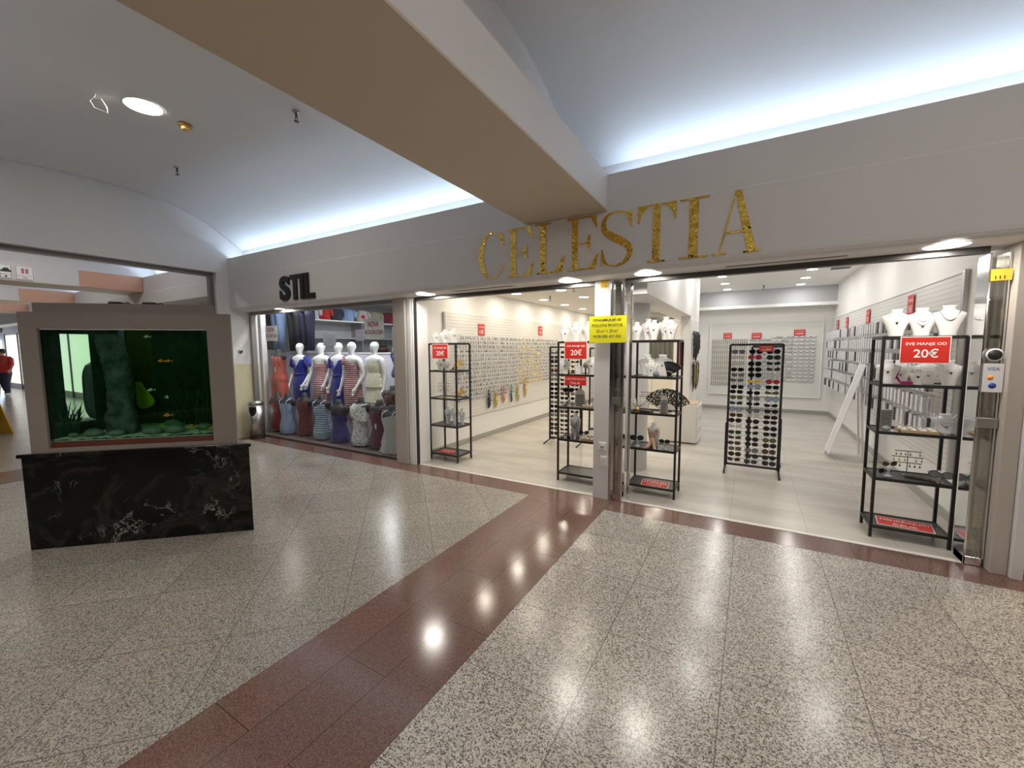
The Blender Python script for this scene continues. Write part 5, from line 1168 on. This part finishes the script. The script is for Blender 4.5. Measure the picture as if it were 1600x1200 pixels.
scarf_bust(-1.82, 4.66, SZ[1], 'small bust with a grey scarf on the fourth shelf left of the pillar', mat('grey_silk', (.30, .27, .27), .4, noise=.5, nscale=40), .3)
tag(MB().tube([(-.10, 0, .012), (-.04, -.03, .014), (.03, -.05, .012), (.08, -.10, .012), (.06, -.14, .008)], [.012, .02, .022, .018, .010], 8).build('scarf', mat('dark_silk', (.10, .08, .06), .4, noise=.6, nscale=40), None, loc=(1.25, 4.56, SZ[1])), 'dark scarf draped over the front of the fourth shelf, rightmost rack', 'scarf')
tag(MB().tube([(-.12, 0, .01), (-.05, .01, .014), (.03, -.01, .012), (.10, .01, .01)], [.008, .016, .016, .008], 8).build('scarf', mat('black_silk', (.02, .02, .02), .5), None, loc=(-.99, 4.54, SZ[2])), 'folded black lace on the third shelf right of the pillar', 'scarf')
# tray of rings, bracelets, bag of feathers, cups
def tray(x, y, z, wd, dp, lb, n=4, mrow=2, m=None, rz=0.0):
    r = root('jewellery_tray', (x, y, z), lb, 'tray', rz=rz); wood = mat('tray_wood', (.50, .36, .20), .5)
    q = MB(); q.box(-wd/2, wd/2, -dp/2, dp/2, 0, .006).box(-wd/2, wd/2, -dp/2, -dp/2 + .005, .006, .026).box(-wd/2, wd/2, dp/2 - .005, dp/2, .006, .026).box(-wd/2, -wd/2 + .005, -dp/2, dp/2, .006, .026).box(wd/2 - .005, wd/2, -dp/2, dp/2, .006, .026)
    q.build('box', wood, r)
    for i in range(n):
        for j in range(mrow):
            cx_ = -wd/2 + wd*(i + .5)/n; cy_ = -dp/2 + dp*(j + .5)/mrow
            o = MB().sph((cx_, cy_, .022), (wd/n*.42, dp/mrow*.4, .018), 12, 7).build('cushion', mat('cushion_cream', (.66, .62, .55), .6), r)
            MB().tube([(cx_ + wd/n*.42*math.cos(a), cy_ + .01*math.sin(a), .026 + .02*math.cos(a)*0 + .016*abs(math.sin(a))) for a in [2*PI*k/14 for k in range(15)]], .0022, 5).build('bracelet', m or SILVER, o)
tray(1.185, 4.50, SZ[2], .24, .15, 'wooden tray of cream cushions with bracelets on the third shelf, rightmost rack', 4, 2, SILVER)
tray(-1.60, 4.60, SZ[1], .20, .14, 'wooden tray of cream cushions on the fourth shelf left of the pillar', 4, 2)
tray(-1.60, 4.57, SZ[2], .20, .08, 'low tray of jewellery on the third shelf left of the pillar', 5, 1)
r = root('ring_stand', (1.00, 4.56, SZ[2]), 'stack of grey ring display bars at the left of the third shelf, rightmost rack', 'jewellery stand', rz=.1)
MB().box(-.035, .035, -.02, .02, 0, .17).build('block', mat('ring_block', (.35, .33, .30), .6), r)
for k in range(9): MB().box(-.037, .037, -.024, -.02, .010 + k*.018, .019 + k*.018).build('ring_row', SILVER, r)
for x, z, lb in ((-.775, SZ[2], 'arched grey ring stand in front of the lace fan'), (-1.74, SZ[2], 'round grey ring board on the third shelf left of the pillar')):
    r = root('ring_stand', (x, 4.515 if x > -1 else 4.6, z), lb, 'jewellery stand'); w_ = .035 if x > -1 else .055; h_ = .20 if x > -1 else .22
    q = MB().prism([(-w_*1.2, 0), (w_*1.2, 0), (w_, h_*.7)] + [(w_*math.cos(a), h_*.7 + h_*.28*math.sin(a)) for a in [PI*k/10 for k in range(1, 10)]] + [(-w_, h_*.7)], 'y', -.012, .012); q.build('board', mat('ring_board', (.42, .40, .37), .6), r)
    for k in range(6): MB().box(-w_*.9, w_*.9, -.018, -.0125, .02 + k*.024, .028 + k*.024).build('ring_row', SILVER, r)
def hair_bunch(x, y, z, lb, m1, m2):
    r = root('hair_ornament', (x, y, z), lb, 'hair ornament'); q = MB(); rq = random.Random(int(abs(x)*100))
    for k in range(22):
        a = rq.uniform(-1.1, 1.1); b = rq.uniform(-.5, .5); L = rq.uniform(.10, .15)
        q.tube([(0, 0, .02), (L*.5*math.sin(a), b*.04, .02 + L*.55), (L*math.sin(a)*.8, b*.08, .02 + L)], [.0012, .004, .0015], 5)
    q.build('feathers', m1, r); MB().rings([(0, 0, 0, .02, .02), (0, 0, .03, .026, .026), (0, 0, .055, .016, .016)], 14).build('holder', m2, r)
hair_bunch(-1.055, 4.54, SZ[2], 'glittering feather hair ornament at the left of the third shelf, right of the pillar', mat('pearl_feather', (.75, .72, .68), .3), GOLD)
hair_bunch(1.35, 4.62, SZ[2], 'white feather ornament behind the acrylic stand on the rightmost rack', mat('white_feather', (.75, .75, .8), .4), WHITE)
o = MB().sph((0, 0, .032), .032, 16, 10).build('pompom', mat('grey_fluff', (.30, .34, .34), .9, bump=1.0, bscale=90), None, loc=(-.87, 4.53, SZ[3])); tag(o, 'grey fluffy ball beside the dark fan right of the pillar', 'ornament')
o = MB().sph((0, 0, .022), (.03, .025, .022), 16, 10).build('pompom', MATS['grey_fluff'], None, loc=(.99, 4.47, SZ[2])); tag(o, 'grey fluffy ball on the third shelf of the rightmost rack', 'ornament')
r = root('hand_mirror', (-1.655, 4.54, SZ[3]), 'dark round hand mirror standing on the second shelf left of the pillar', 'mirror')
MB().box(-.008, .008, -.006, .006, 0, .08).build('handle', BLKPL, r); MB().cyl(0, 0, -.004, .004, .032, n=24).move(Matrix.Translation((0, 0, .11)) @ RX).build('glass', STEEL, r)
r = root('gift_box', (-1.74, 4.55, SZ[3]), 'small white gift box on the second shelf left of the pillar', 'box')
MB().box(-.035, .035, -.03, .03, 0, .085).build('body', WHITE, r, bev=.003); MB().box(-.037, .037, -.032, .032, .085, .10).build('lid', WHITE, r, bev=.003)
o = MB().tube([(-.03, 0, .004), (0, .01, .10), (.015, 0, .14), (-.005, -.005, .06), (.03, 0, .004)], [.008, .014, .01, .01, .006], 8).build('ribbon', mat('magenta_ribbon', (.35, .01, .12), .5), None, loc=(1.055, 4.57, SZ[3])); tag(o, 'magenta ribbon between the busts on the second shelf, rightmost rack', 'ribbon')
o = MB().box(-.035, .035, -.02, .02, 0, .025).build('box', mat('magenta_box', (.38, .01, .12), .5), None, loc=(1.10, 4.50, SZ[3]), bev=.003); tag(o, 'small magenta box under the large red price sign', 'box')
for k, x in enumerate((-1.95, -1.87)):
    o = MB().rings([(0, 0, 0, .02, .02), (0, 0, .03, .024, .02), (0, 0, .055, .01, .01)], 14).build('ring_cone', BLKPL if k else STEEL, None, loc=(x, 4.55, SZ[1])); tag(o, '%s ring cone on the fourth shelf left of the pillar' % ('black' if k else 'steel'), 'jewellery stand')

# ---- slat wall at left with earring cards
sl = root('slat_wall_panel', (-4.12, 7.2, .45), 'white slat panel covering the left shop wall', 'wall panel')
MB().box(0, .02, -2.2, 3.6, 0, 1.72).build('panel', SLAT, sl)
MB().box(0, .035, -2.235, -2.2, -.0, 1.72).build('end_trim', STEEL, sl)
PEARL = mat('pearl_card', (.9, .9, .9), .4); CARDG = mat('card_grey', (.34, .34, .35), .4, .3); rg = random.Random(21)
def card_proto(name, metal, lb, group):
    r = root(name, (0, 0, -9), lb, 'earring card', group, rz=PI/2)
    MB().box(-.017, .017, -.002, .0, -.050, 0).box(-.017, .017, -.0035, -.002, -.010, 0, 1).build('card', [PEARL, CARDG], r)
    MB().tube([(0, .026, .012), (0, -.012, .012), (0, -.012, .018)], .002, 4).build('hook', CARDG, r)
    q = MB()
    for sg in (-1, 1): q.sph((sg*.010, -.008, -.026), (.0065, .005, .018), 6, 4)
    q.build('earring', metal, r); return r
pS = card_proto('earring_card', SILVER, '', 'earring cards on the left slat wall'); pG = card_proto('earring_card', GOLD, '', 'earring cards on the left slat wall')
pD = card_proto('earring_card', BLKPL, '', 'earring cards on the left slat wall')
NR = 15; first = {id(pS): True, id(pG): True, id(pD): True}
def cardpos(c_, k): return -4.045 + rg.uniform(-.012, .01), 5.16 + c_*.0715 + rg.uniform(-.006, .006), 1.80 - k*.073
for c_ in range(20):
    for k in range(NR):
        x, y, z = cardpos(c_, k); p = pD if rg.random() < .14 else pS
        lb = '%s earring card on left slat wall, %s row down, %s from entrance' % ('dark' if p is pD else 'silver', ordn(k + 1), ordn(c_ + 1))
        rz = PI/2 + rg.uniform(-.5, .2)
        if first[id(p)]: p.location = (x, y, z); p.rotation_euler = (0, 0, rz); p['label'] = lb; first[id(p)] = False
        else: inst(p, (x, y, z), lb, rz)
for ch in list(pG.children): bpy.data.objects.remove(ch)
bpy.data.objects.remove(pG)
st = MB()
for c_ in range(20, 56):
    for k in range(NR if c_ < 28 else 13):
        x, y, z = cardpos(c_, k); a = PI/2 + rg.uniform(-.5, .2); gold = 28 <= c_ <= 44 and rg.random() < .35 + .045*k
        b0 = len(st.v); st.box(-.017, .017, -.002, 0, -.050, 0, 0).box(-.017, .017, -.0035, -.002, -.010, 0, 3); 
        for sg in (-1, 1): st.sph((sg*.010, -.008, -.026), (.009, .006, .017), 6, 4, 1 if not gold else 2)
        st.box(-.0015, .0015, -.012, .026, .011, .014, 3)
        st.move(Matrix.Translation((x, y, z)) @ Matrix.Rotation(a, 4, 'Z'), b0)
tag(st.build('earring_cards', [PEARL, SILVER, GOLD, CARDG]), 'many more earring cards in the farther half of the left slat wall', 'earring cards', kind='stuff')

# ---- back wall
bp = root('slat_wall_panel', (.235, 11.99, .41), 'white framed panel on the back wall', 'wall panel')
MB().box(-1.18, 1.18, -.03, 0, 0, 1.80).build('panel', mat('back_panel_white', (.72, .73, .69), .5), bp)
for a in ((-1.2, -1.18, 0, 1.8), (1.18, 1.2, 0, 1.8), (-1.2, 1.2, -.02, 0), (-1.2, 1.2, 1.8, 1.82)): MB().box(a[0], a[1], -.045, 0, a[2], a[3]).build('frame_strip', WHITE, bp)
def hproto(name, build, cat, group):
    r = root(name, (0, 0, -9), '', cat, group); build(r); return r
def b_strand(r):
    MB().box(-.012, .012, -.001, .001, -.115, 0).build('card', mat('strand_card', (.42, .39, .32), .5), r)
    MB().tube([(0, -.004, 0), (.004, -.004, -.05), (0, -.004, -.10)], .0035, 5).build('strand', mat('strand_metal', (.35, .30, .22), .3, .6), r)
def b_band(r):
    MB().tube([(.05*math.cos(a), -.012*math.sin(a) - .01, -.030*math.sin(a)) for a in [PI*k/10 for k in range(11)]], .0045, 6).build('band', mat('band_dark', (.10, .10, .11), .3, .3), r)
    MB().box(-.05, .05, -.003, 0, -.045, .008).build('card', WHITE, r)
p1 = hproto('hanging_strand', b_strand, 'hair chain', 'strands on the back wall panel'); p2 = hproto('hair_band', b_band, 'hair band', 'hair bands on the back wall panel')
p3 = hproto('hair_band', lambda r: (MB().tube([(.05*math.cos(a), -.012*math.sin(a) - .01, -.030*math.sin(a)) for a in [PI*k/10 for k in range(11)]], .004, 6).build('band', SILVER, r), MB().box(-.05, .05, -.003, 0, -.045, .008).build('card', mat('pale_card', (.5, .5, .5), .5), r)), 'hair band', 'hair bands on the back wall panel')
fst = {}
def put(p, loc, lb, rz=0.0):
    if id(p) not in fst: fst[id(p)] = 1; p.location = loc; p.rotation_euler = (0, 0, rz); p['label'] = lb
    else: inst(p, loc, lb, rz)
for c_ in range(17):
    for k in range(9):
        put(p1, (-.88 + c_*.048, 11.945, 1.81 - k*.135 + rg.uniform(-.004, .004)), 'thin strand on the back wall panel, %s column from left, %s row down' % (ordn(c_ + 1), ordn(k + 1)))
for c_ in range(4):
    for k in range(13):
        put(p3, (.0 + c_*.112, 11.945, 1.80 - k*.09), 'silver band on the back wall panel, %s middle column, %s row down' % (ordn(c_ + 1), ordn(k + 1)))
for c_ in range(8):
    for k in range(13):
        put(p2 if (c_ > 3 or rg.random() < .45) else p3, (.46 + c_*.112, 11.945, 1.86 - k*.087), 'hair band on the back wall panel, %s right-hand column, %s row down' % (ordn(c_ + 1), ordn(k + 1)))

# ---- right wall
sr = root('slat_wall_panel', (1.62, 8.6, .45), 'white slat panel covering the right shop wall', 'wall panel')
MB().box(-.02, 0, -3.4, 3.35, 0, 1.80).build('panel', SLAT, sr); MB().box(-.035, 0, -3.45, -3.4, -.0, 1.82).build('end_trim', STEEL, sr); MB().box(-.03, 0, -3.4, 3.35, 1.8, 1.83).build('top_trim', WHITE, sr)
def b_stack(dark):
    def f(r):
        MB().tube([(0, -.145, .012), (0, 0.0, .006), (0, .012, .006)], .0016, 4).build('hook', SILVER, r)
        m1 = mat('packet_white', (.74, .74, .77), .4); m2 = mat('packet_dark', (.05, .05, .055), .4); m3 = mat('packet_tan', (.5, .36, .28), .5)
        for i in range(3): MB().box(-.032, .032, -.135 + i*.030, -.125 + i*.030, -.150, 0).build('packet', (m1, m1, m2, m3)[(i + dark) % 4 if dark < 3 else i % 2], r)
    return f
ps = [hproto('packet_hook', b_stack(d), 'hanging packets', 'packet hooks on the right slat wall') for d in range(4)]
for c_ in range(44):
    for k in range(6):
        y = 5.45 + c_*.142
        if y > 9.0 and y < 9.25: continue
        put(ps[rg.choice((0, 1, 2, 3, 3))], (1.585, y, 1.93 - k*.205), 'hook of flat packets on the right slat wall, %s row down, %s from entrance' % (ordn(k + 1), ordn(c_ + 1)), -PI/2)

# ---- divider wall: dangling necklaces, drawer counter, curtain, easel
pn = root('wall_board', (-.95, 8.35, .75), 'narrow white board of dark necklaces on the dividing wall', 'board')
MB().box(0, .015, -.38, .72, 0, 1.36).build('board', WHITE, pn)
for i in range(10):
    q = MB(); rq = random.Random(60 + i); z0_ = 1.90 - (i // 5)*.55; y = 8.08 + (i % 5)*.19
    for k in range(8):
        L = rq.uniform(.3, .56); dx = rq.uniform(-.03, .03); q.tube([(.02, dx, 0)] + [(.02 + .02*abs(math.sin(1.3*t_ + k)), dx + rq.uniform(-.025, .025), -L*t_/6) for t_ in range(1, 6)] + [(.03, dx, -L)], [.006] + [rq.uniform(.006, .018) for _ in range(5)] + [.005], 6)
    MBm = mat('jet_beads', (.02, .02, .022), .3) if i < 5 or i % 2 else mat('amber_beads', (.42, .30, .12), .35)
    o = q.build('necklace_bunch', MBm, None, loc=(-.93, y, z0_)); tag(o, '%s bunch of necklaces on the dividing wall, %s row, %s from the front' % ('amber' if MBm.name.startswith('amber') else 'black', 'upper' if i < 5 else 'lower', ordn(i % 5 + 1)), 'necklaces', 'necklace bunches on the dividing wall')
ct = root('drawer_counter', (-1.05, 7.3, 0), 'white drawer counter with glass-topped jewellery tray by the dividing wall', 'counter')
MB().box(-.38, .31, 0, .63, .02, .655).build('body', mat('counter_cream', (.78, .76, .70), .4), ct, bev=.004)
for k in range(3):
    d = MB().box(.311, .328, .01, .62, .03 + k*.205, .225 + k*.205).build('drawer', WHITE, ct, bev=.003); MB().box(.329, .336, .02, .61, .212 + k*.205, .220 + k*.205).build('grip', STEEL, d)
MB().box(-.37, .30, .02, .61, .656, .668).build('wooden_insert', mat('insert_wood', (.48, .38, .26), .5, noise=.5, nscale=30), ct)
cu = root('curtain', (-1.95, 11.2, .0), 'dark grey pleated curtain at the back of the left room', 'curtain')
v = []
for i in range(61):
    v.append((-.6 + 1.2*i/60, .03*math.sin(i*1.05)))
MB().add([(x, y, z) for z in (.05, 2.3) for x, y in v] + [(x, y + .006, z) for z in (.05, 2.3) for x, y in v], [(i, i+1, 62+i, 61+i) for i in range(60)] + [(122+i, 183+i, 184+i, 123+i) for i in range(60)], 0, True).build('fabric', mat('grey_drape', (.15, .15, .13), .8), cu)
MB().box(-.65, .65, -.03, .03, 2.3, 2.40).build('pelmet', mat('pelmet_dark', (.05, .05, .045), .6), cu)
cb = root('storage_cabinet', (-2.0, 10.2, 0), 'cream back cabinet in the left room behind the column', 'cabinet')
MB().box(-.7, .55, 0, .4, 0, 1.1).build('body', mat('cabinet_cream', (.75, .72, .62), .5), cb, bev=.004); MB().box(-.05, -.04, -.002, .0, .05, 1.05).build('door_gap', STEEL, cb)
ez = root('mirror_easel', (1.2, 7.66, 0), 'white A-frame floor mirror leaning near the right wall', 'mirror')
MB().prism([(-.20, 0), (-.165, 0), (.20, 1.38), (.165, 1.38)], 'y', -.03, .03).build('front_frame', WHITE, ez, bev=.003)
MB().prism([(.25, 0), (.225, 0), (.155, 1.15), (.18, 1.15)], 'y', .12, .15).build('rear_leg', WHITE, ez); MB().prism([(.25, 0), (.225, 0), (.155, 1.15), (.18, 1.15)], 'y', -.15, -.12).build('rear_leg', WHITE, ez)
MB().prism([(-.185, .06), (-.18, .06), (.165, 1.36), (.160, 1.36)], 'y', -.38, -.03).build('mirror_glass', mat('milky_mirror', (.72, .73, .74), .15), ez)
